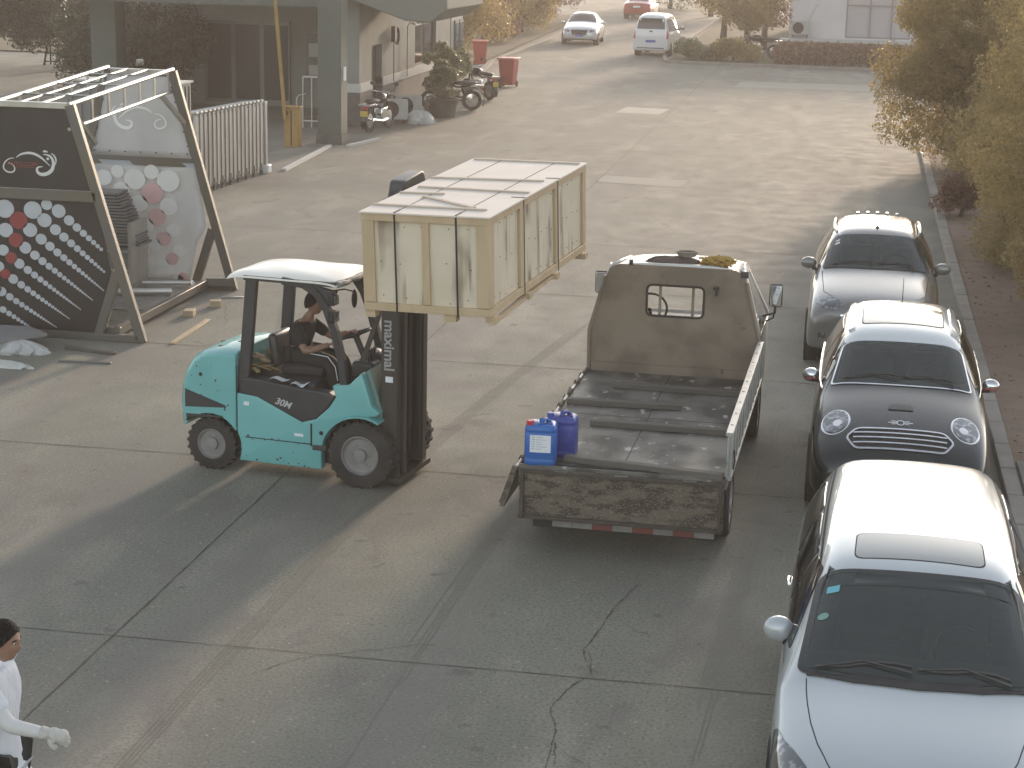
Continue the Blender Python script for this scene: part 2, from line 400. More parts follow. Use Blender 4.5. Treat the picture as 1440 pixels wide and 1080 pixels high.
tag(vm.build('verge', mat('verge soil', (.12, .10, .06), .95, var=(.07, .075, .035), scale=.8, bump=.6), smooth=None), kind='structure')

# ------------------------------------------------------------------ foliage
def leafmat(name, c, var, trans=.35, ylw=None):
    m = bpy.data.materials.new(name); m.use_nodes = True; n, l = nodes_of(m); b = n['Principled BSDF']
    tc = n.new('ShaderNodeTexCoord'); nz = n.new('ShaderNodeTexNoise'); nz.inputs['Scale'].default_value = 1.3; nz.inputs['Detail'].default_value = 8
    l.new(tc.outputs['Object'], nz.inputs['Vector'])
    r = n.new('ShaderNodeMapRange'); r.inputs[1].default_value = .35; r.inputs[2].default_value = .65; l.new(nz.outputs[0], r.inputs[0])
    mx = n.new('ShaderNodeMix'); mx.data_type = 'RGBA'; mx.inputs[6].default_value = (*c, 1); mx.inputs[7].default_value = (*var, 1); l.new(r.outputs[0], mx.inputs[0])
    l.new(mx.outputs[2], b.inputs['Base Color']); b.inputs['Roughness'].default_value = .38
    t = n.new('ShaderNodeBsdfTranslucent'); l.new(mx.outputs[2], t.inputs[0])
    ms = n.new('ShaderNodeMixShader'); ms.inputs[0].default_value = trans
    l.new(b.outputs[0], ms.inputs[1]); l.new(t.outputs[0], ms.inputs[2]); l.new(ms.outputs[0], n['Material Output'].inputs[0])
    return m
def leaf_mesh(name, blobs, N, size, seed, m, parent, shell=.45, droop=.3):
    """leaves spread in the outer part of a set of ellipsoid clumps (x,y,z,rx,ry,rz)"""
    g = np.random.default_rng(seed); bl = np.array(blobs, float); vol = (bl[:, 3]*bl[:, 4]*bl[:, 5])**(2/3); idx = g.choice(len(bl), N, p=vol/vol.sum())
    d = g.normal(size=(N, 3)); d /= np.linalg.norm(d, axis=1)[:, None]
    rad = (shell+(1-shell)*g.random(N)**.6)*(1+.18*np.sin(d[:, 0]*7+idx)*np.sin(d[:, 2]*6+idx*2)); c = bl[idx, :3]+d*bl[idx, 3:6]*rad[:, None]
    nrm = d*.7+g.normal(size=(N, 3))*.75; nrm[:, 2] += droop; nrm /= np.linalg.norm(nrm, axis=1)[:, None]
    t = np.cross(nrm, g.normal(size=(N, 3))); t /= np.linalg.norm(t, axis=1)[:, None]; s = np.cross(nrm, t)
    L = size*(.6+.8*g.random(N))[:, None]; W = L*.42
    v = np.stack([c-t*L*.5, c+s*W*.5+nrm*L*.06, c+t*L*.5, c-s*W*.5+nrm*L*.06], 1).reshape(-1, 3)
    me = bpy.data.meshes.new(name); me.vertices.add(4*N); me.vertices.foreach_set('co', v.astype(np.float32).ravel())
    me.loops.add(4*N); me.loops.foreach_set('vertex_index', np.arange(4*N, dtype=np.int32))
    me.polygons.add(N); me.polygons.foreach_set('loop_start', np.arange(0, 4*N, 4, dtype=np.int32)); me.polygons.foreach_set('loop_total', np.full(N, 4, np.int32))
    me.update(calc_edges=True); me.validate()
    return link(name, me, m, parent, None)
BARK = mat('bark', (.085, .065, .05), .9, var=(.045, .035, .03), scale=9, stretch=(1, 1, .25), bump=.8, bscale=25)
LEAF = {'olive': leafmat('olive leaves', (.29, .22, .085), (.44, .33, .14), .6), 'dark': leafmat('dark leaves', (.03, .045, .025), (.05, .065, .03), .25),
        'grey': leafmat('grey green leaves', (.16, .18, .10), (.24, .25, .14), .4), 'rust': leafmat('rusty leaves', (.24, .12, .07), (.17, .10, .06), .4)}
def tree(name, label, cat, base, blobs, N, leaf, size, seed, group=None, r=.14, shell=.45):
    """tapered trunk, limbs to each clump, leafy crown"""
    t = empty(name, label, cat, base, 0, group); g = random.Random(seed); x, y, z = base
    lb = [(b[0]-x, b[1]-y, b[2]-z, *b[3:]) for b in blobs]
    top = max(b[2] for b in lb); fork = max(.25, min(top*.4, min(b[2] for b in lb)))
    tr = MB(); tr.tube([(0, 0, -.05), (.03, .02, fork*.5), (.05, -.02, fork), (0, 0, top*.75)], [r*1.35, r, r*.85, r*.3], 9)
    for b in lb[:14]:
        k = Vector((b[0]*.5+g.uniform(-.1, .1), b[1]*.5, fork+(b[2]-fork)*.35)); tr.tube([(.03, 0, fork*.9), k, b[:3]], [r*.5, r*.3, r*.08], 6)
    tr.build('trunk', BARK, t); leaf_mesh('crown', lb, N, size, seed, LEAF[leaf], t, shell)
    return t
def blobs(c, R3, n, s, seed, sub=.45):
    g = random.Random(seed); o = []
    while len(o) < n:
        d = Vector((g.uniform(-1, 1), g.uniform(-1, 1), g.uniform(-1, 1)))
        if d.length > 1 or d.length < .35: continue
        k = s*g.uniform(.7, 1.3); o.append((c[0]+d.x*R3[0], c[1]+d.y*R3[1], c[2]+d.z*R3[2], k, k, k*.8))
    return o
# row behind the right kerb
tree('street_tree', 'large olive tree nearest the parked cars, overhanging the soil strip', 'tree', (4.6, 28.5, .1), blobs((4.2, 29, 2.5), (2.0, 3.0, 2.3), 74, .62, 1), 95000, 'olive', .072, 1, 'trees behind the right kerb')
tree('street_tree', 'middle olive tree of the row behind the right kerb', 'tree', (4.1, 36, .1), blobs((3.75, 35.5, 2.7), (1.8, 3.2, 2.6), 68, .65, 2), 80000, 'olive', .075, 2, 'trees behind the right kerb')
tree('street_tree', 'farthest olive tree whose low rounded crown hangs over the road edge', 'tree', (3.4, 47.5, .1), blobs((2.75, 46.5, 2.9), (2.0, 2.2, 2.8), 84, .64, 3), 105000, 'olive', .085, 3, 'trees behind the right kerb')
tree('street_tree', 'tall olive tree filling the upper right behind the others', 'tree', (6.3, 56, .1), blobs((5.9, 55, 6.2), (3.9, 3.2, 6.0), 120, .9, 4), 80000, 'olive', .11, 4, 'trees behind the right kerb')
tree('round_shrub', 'low dark round shrub leaning over the kerb beside the hatchback with roof rails', 'shrub', (2.25, 38.6, .1), blobs((2.15, 38.6, .55), (.32, .35, .3), 9, .28, 5), 5000, 'rust', .07, 5, r=.04)
tree('shrub', 'leafy shrub at the foot of the nearest olive tree', 'shrub', (3.3, 25.6, .1), blobs((3.6, 27.6, .7), (.8, 2.6, .45), 26, .38, 6), 16000, 'olive', .06, 6, r=.04)
tree('shrub', 'leafy shrub under the middle olive tree by the soil strip', 'shrub', (2.9, 33.2, .1), blobs((3.1, 34, .9), (.7, 3.6, .7), 34, .42, 7), 22000, 'olive', .065, 7, r=.04)
gl = np.random.default_rng(5)
lm = MB()
for i in range(900):
    x = 2.0+abs(gl.normal())*1.1; y = gl.uniform(14, 50); a = gl.uniform(0, 6.3); s = gl.uniform(.02, .05); z = .14
    lm.add([(x+s*cos(a), y+s*sin(a), z), (x-s*.5*sin(a), y+s*.5*cos(a), z+.02), (x-s*cos(a), y-s*sin(a), z), (x+s*.5*sin(a), y-s*.5*cos(a), z+.01)], [(0, 1, 2, 3)])
tag(lm.build('leaf_litter', mat('dead leaves', (.26, .17, .09), .8, var=(.15, .09, .05), scale=3), smooth=None), 'scattered dry leaves on the soil strip', 'leaf litter', kind='stuff')

# far island with shrubs and trees, clipped hedge, road beyond
tree('island_tree', 'dark leafy tree on the far planted island', 'tree', (-4.9, 86, .06), blobs((-4.9, 86, 2.6), (1.6, 1.6, 1.5), 22, .7, 11), 12000, 'olive', .14, 11)
tree('russet_tree', 'russet leaved tree beside the white building', 'tree', (-4.4, 92, .06), blobs((-4.3, 92, 3.0), (1.1, 1.5, 1.9), 20, .7, 12), 12000, 'rust', .14, 12)
tree('island_tree', 'small tree at the left tip of the planted island, branches over the road', 'tree', (-6.6, 96, .06), blobs((-7.0, 96, 3.3), (1.7, 1.4, 1.4), 18, .6, 13), 9000, 'dark', .14, 13)
tree('low_shrub', 'spreading green shrub on the front corner of the far island', 'shrub', (-6.9, 83, .06), blobs((-6.7, 83, .45), (.9, 1.2, .3), 12, .4, 14), 5000, 'grey', .12, 14, r=.04)
tree('low_shrub', 'spreading green shrub in the middle of the far island', 'shrub', (-5.2, 82.4, .06), blobs((-5.2, 82.4, .5), (.9, 1.0, .35), 12, .42, 15), 5000, 'olive', .12, 15, r=.04)
hb = [(-3.2+i*.34, 81.3, .5, .27, .45, .5) for i in range(19)]
h = empty('clipped_hedge', 'reddish brown clipped hedge in front of the white building', 'hedge', (0, 81.3, .05)); 
leaf_mesh('foliage', [(b[0], b[1]-81.3, b[2], *b[3:]) for b in hb], 14000, .1, 21, LEAF['rust'], h, .7)
hm = MB()
for i in range(18): hm.tube([(-3.1+i*.36, 0, -.05), (-3.05+i*.36, .05, .7)], [.03, .015], 6)
hm.build('stems', BARK, h)
# vegetation left of the far road
for i, (x, y, s, k) in enumerate(((-17.0, 80, 1.5, 'olive'), (-17.6, 90, 1.6, 'rust'), (-17.4, 99, 1.6, 'olive'), (-18.5, 108, 1.8, 'rust'))):
    tree('roadside_tree', ('bushy tree %s the far left road edge' % ('nearest along', 'second along', 'third along', 'farthest along')[i]), 'tree', (x, y, .05), blobs((x, y, 1.9), (s*1.3, s*1.5, 1.5), 22, .8, 30+i), 10000, k, .15, 30+i, 'trees left of the far road')
tree('roadside_tree', 'big tree closing the view at the end of the road', 'tree', (-13, 134, .05), blobs((-12.5, 134, 3.2), (3, 2, 2.6), 30, 1.3, 36), 9000, 'grey', .25, 36)
tree('roadside_tree', 'tree right of the road end behind the red car', 'tree', (-9.4, 124, .05), blobs((-8.4, 124, 3.6), (1.6, 2, 2.2), 18, 1.0, 37), 7000, 'dark', .22, 37)
# far left
tree('shade_tree', 'dark spreading tree over the far left yard with a bare trunk', 'tree', (-28.7, 67.2, 0), blobs((-31, 66, 2.75), (4.2, 2.2, 1.5), 60, .8, 41), 60000, 'dark', .13, 41, r=.2)
tree('dark_bush', 'dense dark bush left of the square green pillar', 'bush', (-24.2, 60, 0), blobs((-24.4, 60, 1.7), (2.0, 1.5, 1.8), 34, .75, 42), 34000, 'dark', .11, 42, r=.06)
tree('dark_bush', 'dense dark bush between the two pillars under the canopy', 'bush', (-20.4, 54.5, 0), blobs((-20.4, 54.5, 1.6), (1.2, .8, 1.5), 26, .6, 43), 24000, 'dark', .10, 43, r=.06)
# ------------------------------------------------------------------ gatehouse building on the left
WALL = mat('grey render', (.21, .22, .20), .85, var=(.14, .15, .14), scale=1.2, bump=.15)
STONE = mat('dark stone base', (.07, .072, .068), .7, var=(.12, .12, .11), scale=5, bump=.2)
PALE = mat('pale band', (.5, .5, .47), .8, var=(.4, .4, .37), scale=3)
DKGREEN = mat('green grey tile', (.075, .095, .082), .55, var=(.055, .072, .062), scale=2)
SOFF = mat('canopy render', (.17, .18, .155), .85, var=(.17, .175, .16), scale=1.5)
WGLASS = mat('window glass', (.02, .026, .028), .06, spec=.6)
b = empty('gatehouse', 'grey gatehouse with dark stone base, pale band and projecting canopy', 'building', (-16, 54, 0))
def loc(mb, *a): x0, x1, y0, y1, z0, z1 = a; return mb.box(x0+16, x1+16, y0-54, y1-54, z0, z1)
w = MB()
loc(w, -14.5, -13.5, 51.25, 52.6, .97, 4.2); loc(w, -14.5, -13.5, 52.6, 53.8, 2.15, 4.2)
loc(w, -14.5, -13.5, 53.8, 58.0, .97, 4.2); loc(w, -14.5, -13.5, 58.0, 61.0, 2.55, 4.2); loc(w, -14.5, -13.5, 61., 63.2, .97, 4.2)
loc(w, -14.3, -13.8, 58, 61, .9, 2.55)
loc(w, -21.3, -14.5, 56.0, 56.3, 0, 4.2); loc(w, -14.5, -14.3, 52.6, 56.0, 0, 4.2)
w.build('wall', WALL, b)
w = MB(); loc(w, -14.52, -13.47, 51.22, 52.6, 0, .95); loc(w, -14.5, -13.47, 53.8, 63.2, 0, .95); w.build('stone_base', STONE, b)
w = MB(); loc(w, -14.54, -13.45, 51.2, 52.6, .95, 1.19); loc(w, -14.5, -13.45, 53.8, 63.2, .95, 1.19); w.build('band', PALE, b)
d = MB(); loc(d, -13.75, -13.68, 52.62, 53.78, 0, 2.14); dd = d.build('door', mat('dark door', (.035, .037, .037), .4), b)
d = MB(); loc(d, -13.67, -13.62, 53.6, 53.66, .95, 1.1); d.build('handle', M['chrome'], dd)
for y0, y1 in ((58.0, 59.4), (59.5, 61.0)):
    d = MB(); loc(d, -13.72, -13.6, y0, y1, 1.2, 2.5); dd = d.build('window', DKGREEN, b)
    d = MB(); loc(d, -13.6, -13.585, y0+.1, y1-.1, 1.28, 2.42); d.build('pane', WGLASS, dd)
# recessed entrance facing the yard
d = MB(); loc(d, -19.6, -16.9, 55.9, 55.99, .1, 2.55); dd = d.build('entrance_screen', mat('door frame metal', (.12, .125, .125), .4, .5), b)
d = MB()
for x0 in (-19.5, -18.6, -17.7): loc(d, x0, x0+.75, 55.86, 55.9, .2, 2.45)
d.build('pane', WGLASS, dd)
d = MB(); loc(d, -16.4, -14.9, 55.93, 55.99, .9, 2.2); dd = d.build('notice_board', mat('board', (.13, .125, .12), .6), b)
d = MB(); loc(d, -16.3, -15.75, 55.89, 55.93, 1.55, 1.95); loc(d, -16.3, -15.75, 55.89, 55.93, 1.0, 1.3); d.build('notice', PALE, dd)
# canopy with sloping underside, seen end on
cp = MB().prism([(-6.2, 4.9), (-2.0, 4.4), (1.7, 3.75), (3.95, 2.98), (4.62, 2.95), (5.1, 3.3), (5.1, 4.6), (-6.2, 5.6)], -3.4, 1.6, 'y')
cp.build('canopy', SOFF, b, bevel=.03)
cp = MB().prism([(-6.4, 5.62), (5.3, 4.6), (5.3, 4.72), (-6.4, 5.74)], -3.6, 1.8, 'y'); cp.build('canopy_edge', PALE, b)
p2 = MB(); loc(p2, -22.5, -14.2, 50.0, 50.5, 3.3, 4.3); p2.build('beam', DKGREEN, b)
for k, (x, y, s) in enumerate(((-13.17, 47.32, .31), (-21.35, 52.6, .38))):
    p = MB(); p.box(-s, s, -s, s, .25, 4.6)
    t = empty('pillar', ('square green grey pillar beside the yellow barrier post', 'square green grey pillar at the far left between the dark bushes')[k], 'pillar', (x, y, 0), group='canopy pillars')
    p.build('shaft', DKGREEN, t, bevel=.01)
    q = MB().box(-s-.03, s+.03, -s-.03, s+.03, -.02, .25); q.build('plinth', STONE, t)
    if k == 0:
        MB().box(s, s+.02, -.12, .12, 1.6, 1.95).build('sign_plate', M['paper'], t)
        MB().box(-s-.02, -s-.005, -.1, .1, 1.5, 1.8).build('notice', M['paper'], t)
# low pale block beyond it
b2 = empty('side_block', 'low pale rendered block beyond the gatehouse with dark openings', 'building', (-14, 65, 0))
MB().box(-3, .5, -1.6, .25, 0, 2.75).build('wall', mat('pale render', (.36, .37, .34), .85, var=(.28, .29, .27), scale=2), b2)
MB().box(-3.1, .6, -1.7, 2.6, 2.75, 3.3).build('coping', PALE, b2)
MB().box(.5, .53, -1.6, .25, 0, .5).build('stone_base', STONE, b2); MB().box(.5, .54, -1.6, .25, .5, .8).build('band', PALE, b2)
for y in (-1.2, -.45):
    o = MB().box(.5, .55, y, y+.6, .9, 2.35).build('window', DKGREEN, b2); MB().box(.55, .56, y+.06, y+.54, 1., 2.25).build('pane', WGLASS, o)
# wall mounted things
t = empty('cable_coil', 'black cable coil hanging on the gatehouse wall above the motorcycle', 'cable', (-13.44, 55.1, 2.3))
c = MB()
for k in range(5): c.lathe([(.2+.012*k, .01*k), (.22+.012*k, .01*k), (.22+.012*k, .01*k+.02), (.2+.012*k, .01*k+.02)], (.03, 0, 0), 'x', 20, True)
c.build('coil', M['rubber'], t); MB().box(0, .12, -.45, -.22, -.15, .3).build('box', M['darkplastic'], t)
MB().tube([(.05, -.3, -.15), (.06, -.35, -.5), (.05, -.28, -.9), (.05, -.3, -1.3)], .015, 6).build('tail', M['rubber'], t)
t = empty('wall_lamp', 'small white gooseneck lamp on a black pipe fixed to the gatehouse wall', 'lamp', (-13.44, 56.6, 1.0))
MB().tube([(.03, 0, 0), (.03, 0, 1.5), (.1, 0, 1.62), (.25, 0, 1.6)], .014, 6).build('pipe', M['black'], t)
MB().lathe([(.02, .06), (.09, 0), (.085, -.01), (.015, .045)], (.27, 0, 1.56)).build('shade', M['white'], t)
# barrier, gate
YEL = mat('barrier yellow', (.30, .18, .035), .5, var=(.21, .12, .03), scale=5, bump=.1, spots=(9, .64, (.12, .07, .03)))
t = empty('parking_barrier', 'yellow parking barrier post with its arm raised straight up', 'barrier', (-13.88, 46.15, 0))
MB().box(-.19, .19, -.15, .15, 0, .98).build('cabinet', YEL, t, bevel=.015); MB().box(-.21, .21, -.17, .17, .98, 1.02).build('cap', YEL, t, bevel=.008)
MB().box(-.015, .015, -.156, -.15, .05, .93).build('door_gap', M['seam'], t)
MB().lathe([(.07, 0), (.07, .05)], (-.14, -.2, .86), 'y').build('hub', M['darkplastic'], t)
a = MB().bar((-.14, -.22, .7), (-.47, -.22, 4.9), .09, .045, up=(0, 1, 0)); a.build('arm', YEL, t, bevel=.01)
MB().tube([(.1, 0, 1.02), (.1, 0, 1.22), (.16, 0, 1.3), (.34, 0, 1.34)], .016, 6).build('bent_pipe', M['steel'], t)
GATEM = mat('gate steel', (.44, .43, .41), .4, .5, var=(.22, .215, .2), scale=2, stretch=(1, 1, .3))
t = empty('retractable_gate', 'folded grey retractable gate of many slanted steel frames on little wheels', 'gate', (-13.25, 37.15, 0))
NG = 17
for k in range(NG):
    y = k*.225; x = .25*k/NG; f = MB(); hgt = 1.66-.003*k
    for dx in (0., -.42):
        f.box(x+dx-.035, x+dx+.035, y-.05, y+.05, .1, hgt); f.box(x+dx-.03, x+dx+.03, y+.075, y+.125, .16, hgt-.06)
    f.bar((x-.47, y-.01, hgt-.02), (x+.06, y-.01, hgt+.05), .14, .045)
    f.bar((x-.4, y+.11, hgt-.05), (x+.03, y+.11, hgt-.02), .05, .03)
    for zz in (.35, .9, 1.35): f.bar((x-.42, y, zz), (x, y, zz), .03, .03)
    fo = f.build('gate_frame', GATEM, t, bevel=.006)
    if k % 2 == 0:
        q = MB().lathe([(.055, -.015), (.055, .015)], (x+.02, y, .055), 'x', 14); q.bar((x+.02, y, .05), (x+.02, y-.03, .26), .03, .05); q.build('castor', M['darkplastic'], fo)
for zz in (.5, 1.1):
    MB().bar((-.02, -.05, zz), (.2, NG*.225, zz+.2), .012, .03).build('brace', M['darkplastic'], t)
t2 = MB().box(.19, .3, NG*.225-.02, NG*.225+.12, .1, 1.62); t2.build('end_post', GATEM, t, bevel=.02); MB().box(.12, .36, NG*.225-.05, NG*.225+.22, 0.0, .2).build('end_foot', M['white'], t, bevel=.03)
t = MB(); t.bar((-12.7, 41.5, .03), (-13.0, 46.4, .03), .12, .06); t.bar((-12.55, 46.6, .03), (-12.2, 48.4, .03), .12, .06)
tag(t.build('gate_rail', PALE), 'pale ground rail running from the folded gate towards the pillar', 'rail')
t = empty('railing', 'thin steel railing behind the yellow barrier post', 'railing', (-14.9, 50.5, 0)); f = MB(); f.bar((0, 0, 1.4), (1.0, 0, 1.4), .05); f.bar((0, 0, .2), (1., 0, .2), .04)
f.build('rail', GATEM, t); f = MB()
for k in range(5): f.bar((k*.25, 0, 0), (k*.25, 0, 1.4), .03)
f.build('bars', GATEM, t)

# air conditioner outdoor units
ACM = mat('air conditioner casing', (.42, .42, .4), .6, var=(.3, .3, .28), scale=5)
def ac(label, loc_, rz, group=None):
    t = empty('air_conditioner', label, 'air conditioner', loc_, rz, group)
    MB().box(-.4, .4, -.15, .15, .12, .68).build('casing', ACM, t, bevel=.015)
    g = MB()
    for k in range(6): g.lathe([(.04+.036*k, -.006), (.046+.036*k, -.006), (.046+.036*k, .006), (.04+.036*k, .006)], (-.1, -.16, .4), 'y', 24, True)
    g.build('fan_grille', M['darkplastic'], t)
    MB().lathe([(.24, 0), (.24, .004)], (-.1, -.155, .4), 'y', 28).build('fan_recess', M['black'], t)
    f = MB(); f.box(-.32, -.28, -.17, .17, 0, .12); f.box(.28, .32, -.17, .17, 0, .12); f.build('foot', M['darkplastic'], t)
    return t
ac('dusty air conditioner unit standing next to the motorcycle', (-12.85, 52.6, 0), R(20), 'air conditioner units on the ground')
ac('dusty air conditioner unit between its twin and the white sack', (-12.75, 53.9, 0), R(25), 'air conditioner units on the ground')

# planter with pot plants, sack, bins
t = empty('planter', 'big dark planter tub full of leafy pot plants by the gatehouse', 'planter', (-11.9, 54.9, 0))
MB().lathe([(.34, 0), (.42, .48), (.46, .5), (.46, .55), (.40, .55), (.39, .48)], n=22).build('tub', mat('dark tub', (.06, .058, .05), .8, var=(.1, .09, .08), scale=4), t)
leaf_mesh('plants', blobs((0, 0, 1.15), (.5, .55, .5), 15, .22, 61), 3600, .11, 61, LEAF['grey'], t)
s = MB()
for k in range(9): s.tube([(.1*sin(k), .1*cos(k), .5), (.35*sin(k*2.), .4*cos(k*2.), 1.6)], [.02, .008], 5)
s.build('stems', BARK, t)
for k, (x, y, h_, lb) in enumerate(((-12.4, 57.2, 1.6, 'slim leafy pot plant behind the big planter tub'), (-12.5, 58.9, 1.4, 'drooping pale leaved pot plant farthest from the motorcycle'))):
    t = empty('pot_plant', lb, 'plant', (x, y, 0)); MB().lathe([(.2, 0), (.27, .4), (.3, .4), (.3, .45), (.25, .45)], n=18).build('pot', bpy.data.materials['dark tub'], t)
    MB().tube([(0, 0, .4), (.05, .02, 1.0), (.02, .05, h_)], [.03, .02, .01], 6).build('stem', BARK, t)
    leaf_mesh('leaves', blobs((0, 0, h_), (.5, .5, .35), 9, .25, 63+k), 2500, .13, 63+k, LEAF['grey'], t)
def crumple(mb, c, R3, seed, n=26, m=16, amp=.22):
    g = random.Random(seed); ph = [g.uniform(0, 6) for _ in range(6)]; V = []
    for i in range(m+1):
        th = pi/2*i/m
        for k in range(n):
            a = 2*pi*k/n
            rr = 1+amp*(sin(3*a+ph[0])+.6*sin(7*a+ph[1]+3*th)+.5*sin(11*a+ph[2]+5*th))*.5+g.uniform(-.05, .05)
            V.append((c[0]+R3[0]*sin(th)*cos(a)*rr, c[1]+R3[1]*sin(th)*sin(a)*rr, c[2]+R3[2]*cos(th)*(1+.3*sin(2*a+ph[3])*sin(th))))
    mb.add(V, [(i*n+k, (i+1)*n+k, (i+1)*n+(k+1) % n, i*n+(k+1) % n) for i in range(m) for k in range(n)])
FILM = mat('plastic film', (.5, .5, .48), .3, var=(.3, .3, .28), scale=7, bump=.5, bscale=12, spec=.7)
s = MB(); crumple(s, (0, 0, 0), (.40, .3, .36), 71); s = s.build('plastic_sack', FILM, smooth=18); s.location = (-12.15, 52.9, 0)
tag(s, 'crumpled white plastic sack on the ground beside the dark planter', 'sack')
def bin_(label, x, y, rz):
    t = empty('wheelie_bin', label, 'bin', (x, y, 0), rz, 'red wheelie bins'); g = MB()
    V = [(-.22, -.27, .08), (.22, -.27, .08), (.22, .24, .08), (-.22, .24, .08), (-.29, -.36, .95), (.29, -.36, .95), (.29, .34, .95), (-.29, .34, .95)]
    g.add(V, [(0, 3, 2, 1), (4, 5, 6, 7), (0, 1, 5, 4), (1, 2, 6, 5), (2, 3, 7, 6), (3, 0, 4, 7)]); g.build('body', M['redplastic'], t, bevel=.03)
    MB().box(-.33, .33, -.41, .36, .95, 1.02).build('lid', mat('lid red', (.5, .16, .12), .5), t, bevel=.02)
    MB().tube([(-.25, .4, 1.0), (.25, .4, 1.0)], .018, 8).build('handle', M['redplastic'], t)
    for sx in (-.24, .24): MB().lathe([(.1, -.025), (.1, .025)], (sx, .24, .1), 'x', 18).build('wheel', M['rubber'], t)
    return t
bin_('red wheelie bin with lid, farther of the two beside the green shrub', -14.85, 75.3, .2)
bin_('red wheelie bin standing nearer in the open with a dark box at its foot', -12.0, 66.1, -.1)
t = MB().box(-.25, .25, -.2, .2, 0, .38); o = t.build('dark_box', M['darkplastic'], bevel=.02); o.location = (-12.4, 65.7, 0); tag(o, 'small dark box on the ground against the nearer red bin', 'box')

# white building up the yard
b = empty('white_building', 'white rendered building end wall with a wide window at the far right', 'building', (0, 99.5, 0))
WR = mat('white render', (.62, .60, .60), .8, var=(.5, .48, .48), scale=1)
w = MB(); w.box(-3.5, -.65, 0, .3, 0, 6); w.box(-.65, 2.6, 0, .3, 0, .25); w.box(-.65, 2.6, 0, .3, 2.6, 6); w.box(2.6, 9, 0, .3, 0, 6); w.box(-3.5, -3.2, .3, 12, 0, 6); w.box(-3.5, 9, 12, 12.3, 0, 6)
w.build('wall', WR, b); MB().box(-3.6, 9.1, -.1, 12.4, 6, 6.2).build('roof', PALE, b)
f = MB()
for x in (-.65, .52, 1.6, 2.54): f.box(x, x+.08, .02, .12, .25, 2.6)
for z in (.25, 1.85, 2.52): f.box(-.65, 2.62, .03, .1, z, z+.08)
fo = f.build('window', mat('window frame', (.25, .23, .23), .5), b); MB().box(-.6, 2.6, .1, .12, .3, 2.55).build('pane', mat('milky glass', (.45, .43, .44), .15), fo)
a = ac('white air conditioner unit on the white building beside its window', (-2.9, 99.15, .22), 0); a.scale = (1.15, 1.1, 1.2)
t = MB(); t.tube([(-2.6, 99.35, 1.0), (-2.45, 99.42, 1.2), (-2.2, 99.42, 1.75), (-2.1, 99.45, 1.9)], .03, 6); tag(t.build('pipe', PALE), 'thin insulated pipe above the unit on the white building', 'pipe')
MB_ = MB().box(-3.9, 9.2, -1.2, -.05, .02, .16); MB_.build('step', PALE, b)

# ------------------------------------------------------------------ motorcycles
def motorcycle(label, loc_, rz, group):
    t = empty('motorcycle', label, 'motorcycle', loc_, rz, group)            # local: forward +y
    for y, n in ((-.62, 'rear_wheel'), (.66, 'front_wheel')):
        w = MB().lathe([(.2, -.03), (.29, -.05), (.305, -.03), (.305, .03), (.29, .05), (.2, .03)], (0, y, .305), 'x', 28, True); wo = w.build(n, M['rubber'], t)
        r_ = MB().lathe([(.04, -.04), (.2, -.025), (.215, 0), (.2, .025), (.04, .04)], (0, y, .305), 'x', 24); r_.build('rim', M['chrome'], wo)
    f = MB(); f.tube([(0, .66, .3), (0, .5, .8), (0, .42, 1.0)], .03, 8); f.tube([(0, -.62, .305), (0, -.1, .45), (0, .35, .55), (0, .45, .85)], .035, 8); f.tube([(0, -.7, .75), (0, -.2, .7), (0, .4, .85)], .03, 8)
    f.build('frame', M['blackgloss'], t)
    MB().ball((0, .15, .86), .2, sc=(.7, 1.5, .75)).build('tank', M['blackgloss'], t, smooth=180)
    s = MB().ball((0, -.4, .83), .2, sc=(.75, 2.0, .35)); s.build('seat', M['darkplastic'], t, smooth=180)
    MB().box(-.13, .13, -.05, .35, .28, .62).build('engine', M['chrome'], t, bevel=.04)
    e = MB().tube([(.14, .3, .3), (.16, -.1, .27), (.17, -.75, .36)], [.03, .035, .05], 10); e.build('exhaust', M['chrome'], t)
    h = MB().tube([(-.36, .3, 1.05), (-.2, .42, 1.02), (0, .44, 1.0), (.2, .42, 1.02), (.36, .3, 1.05)], .016, 8); h.build('handlebar', M['chrome'], t)
    for sx in (-1, 1):
        m_ = MB().ball((sx*.36, .36, 1.25), .06, sc=(1.2, .4, .9)); m_.tube([(sx*.3, .35, 1.05), (sx*.36, .36, 1.22)], .007, 5); m_.build('mirror', M['blackgloss'], t)
        MB().ball((sx*.16, -.86, .72), .035).build('indicator', M['redlamp'], t)
    MB().ball((0, .6, .92), .1, sc=(1, .7, 1)).build('headlight', M['lamp'], t)
    g = MB().grid(8, 4, lambda u, v: ((v-.5)*.14, -.62+.36*sin(-.2-u*1.9)*1.0-.02, .305+.36*cos(-.2-u*1.9))); g.build('mudguard', M['blackgloss'], t, solid=.01)
    MB().box(-.11, .11, -.985, -.975, .45, .6).build('plate', mat('yellow plate', (.5, .36, .05), .5), t)
    MB().box(-.09, .09, -.96, -.9, .62, .72).build('tail_lamp', M['redlamp'], t, bevel=.015)
    MB().box(-.17, .17, -.98, -.55, .72, .78).build('carrier', M['chrome'], t, bevel=.01)
    return t
m0 = motorcycle('black motorcycle with yellow plate parked against the gatehouse wall', (-12.8, 50.7, 0), R(-10), 'motorcycles')
for lb, lo_, rz in (('motorcycle half hidden behind the big planter tub', (-12.1, 57.0, 0), 1.9), ('motorcycle beyond the pot plants, seen end on', (-12.1, 61.2, 0), .8), ('motorcycle parked by the russet tree on the far island', (-4.2, 84.6, .06), 1.7)):
    c = copy_tree(m0); c.location = lo_; c.rotation_euler = (0, 0, rz); c['label'] = lb
t = empty('easel_ladder', 'black folding trestle standing under the shade tree', 'trestle', (-29.7, 68.2, 0)); f = MB()
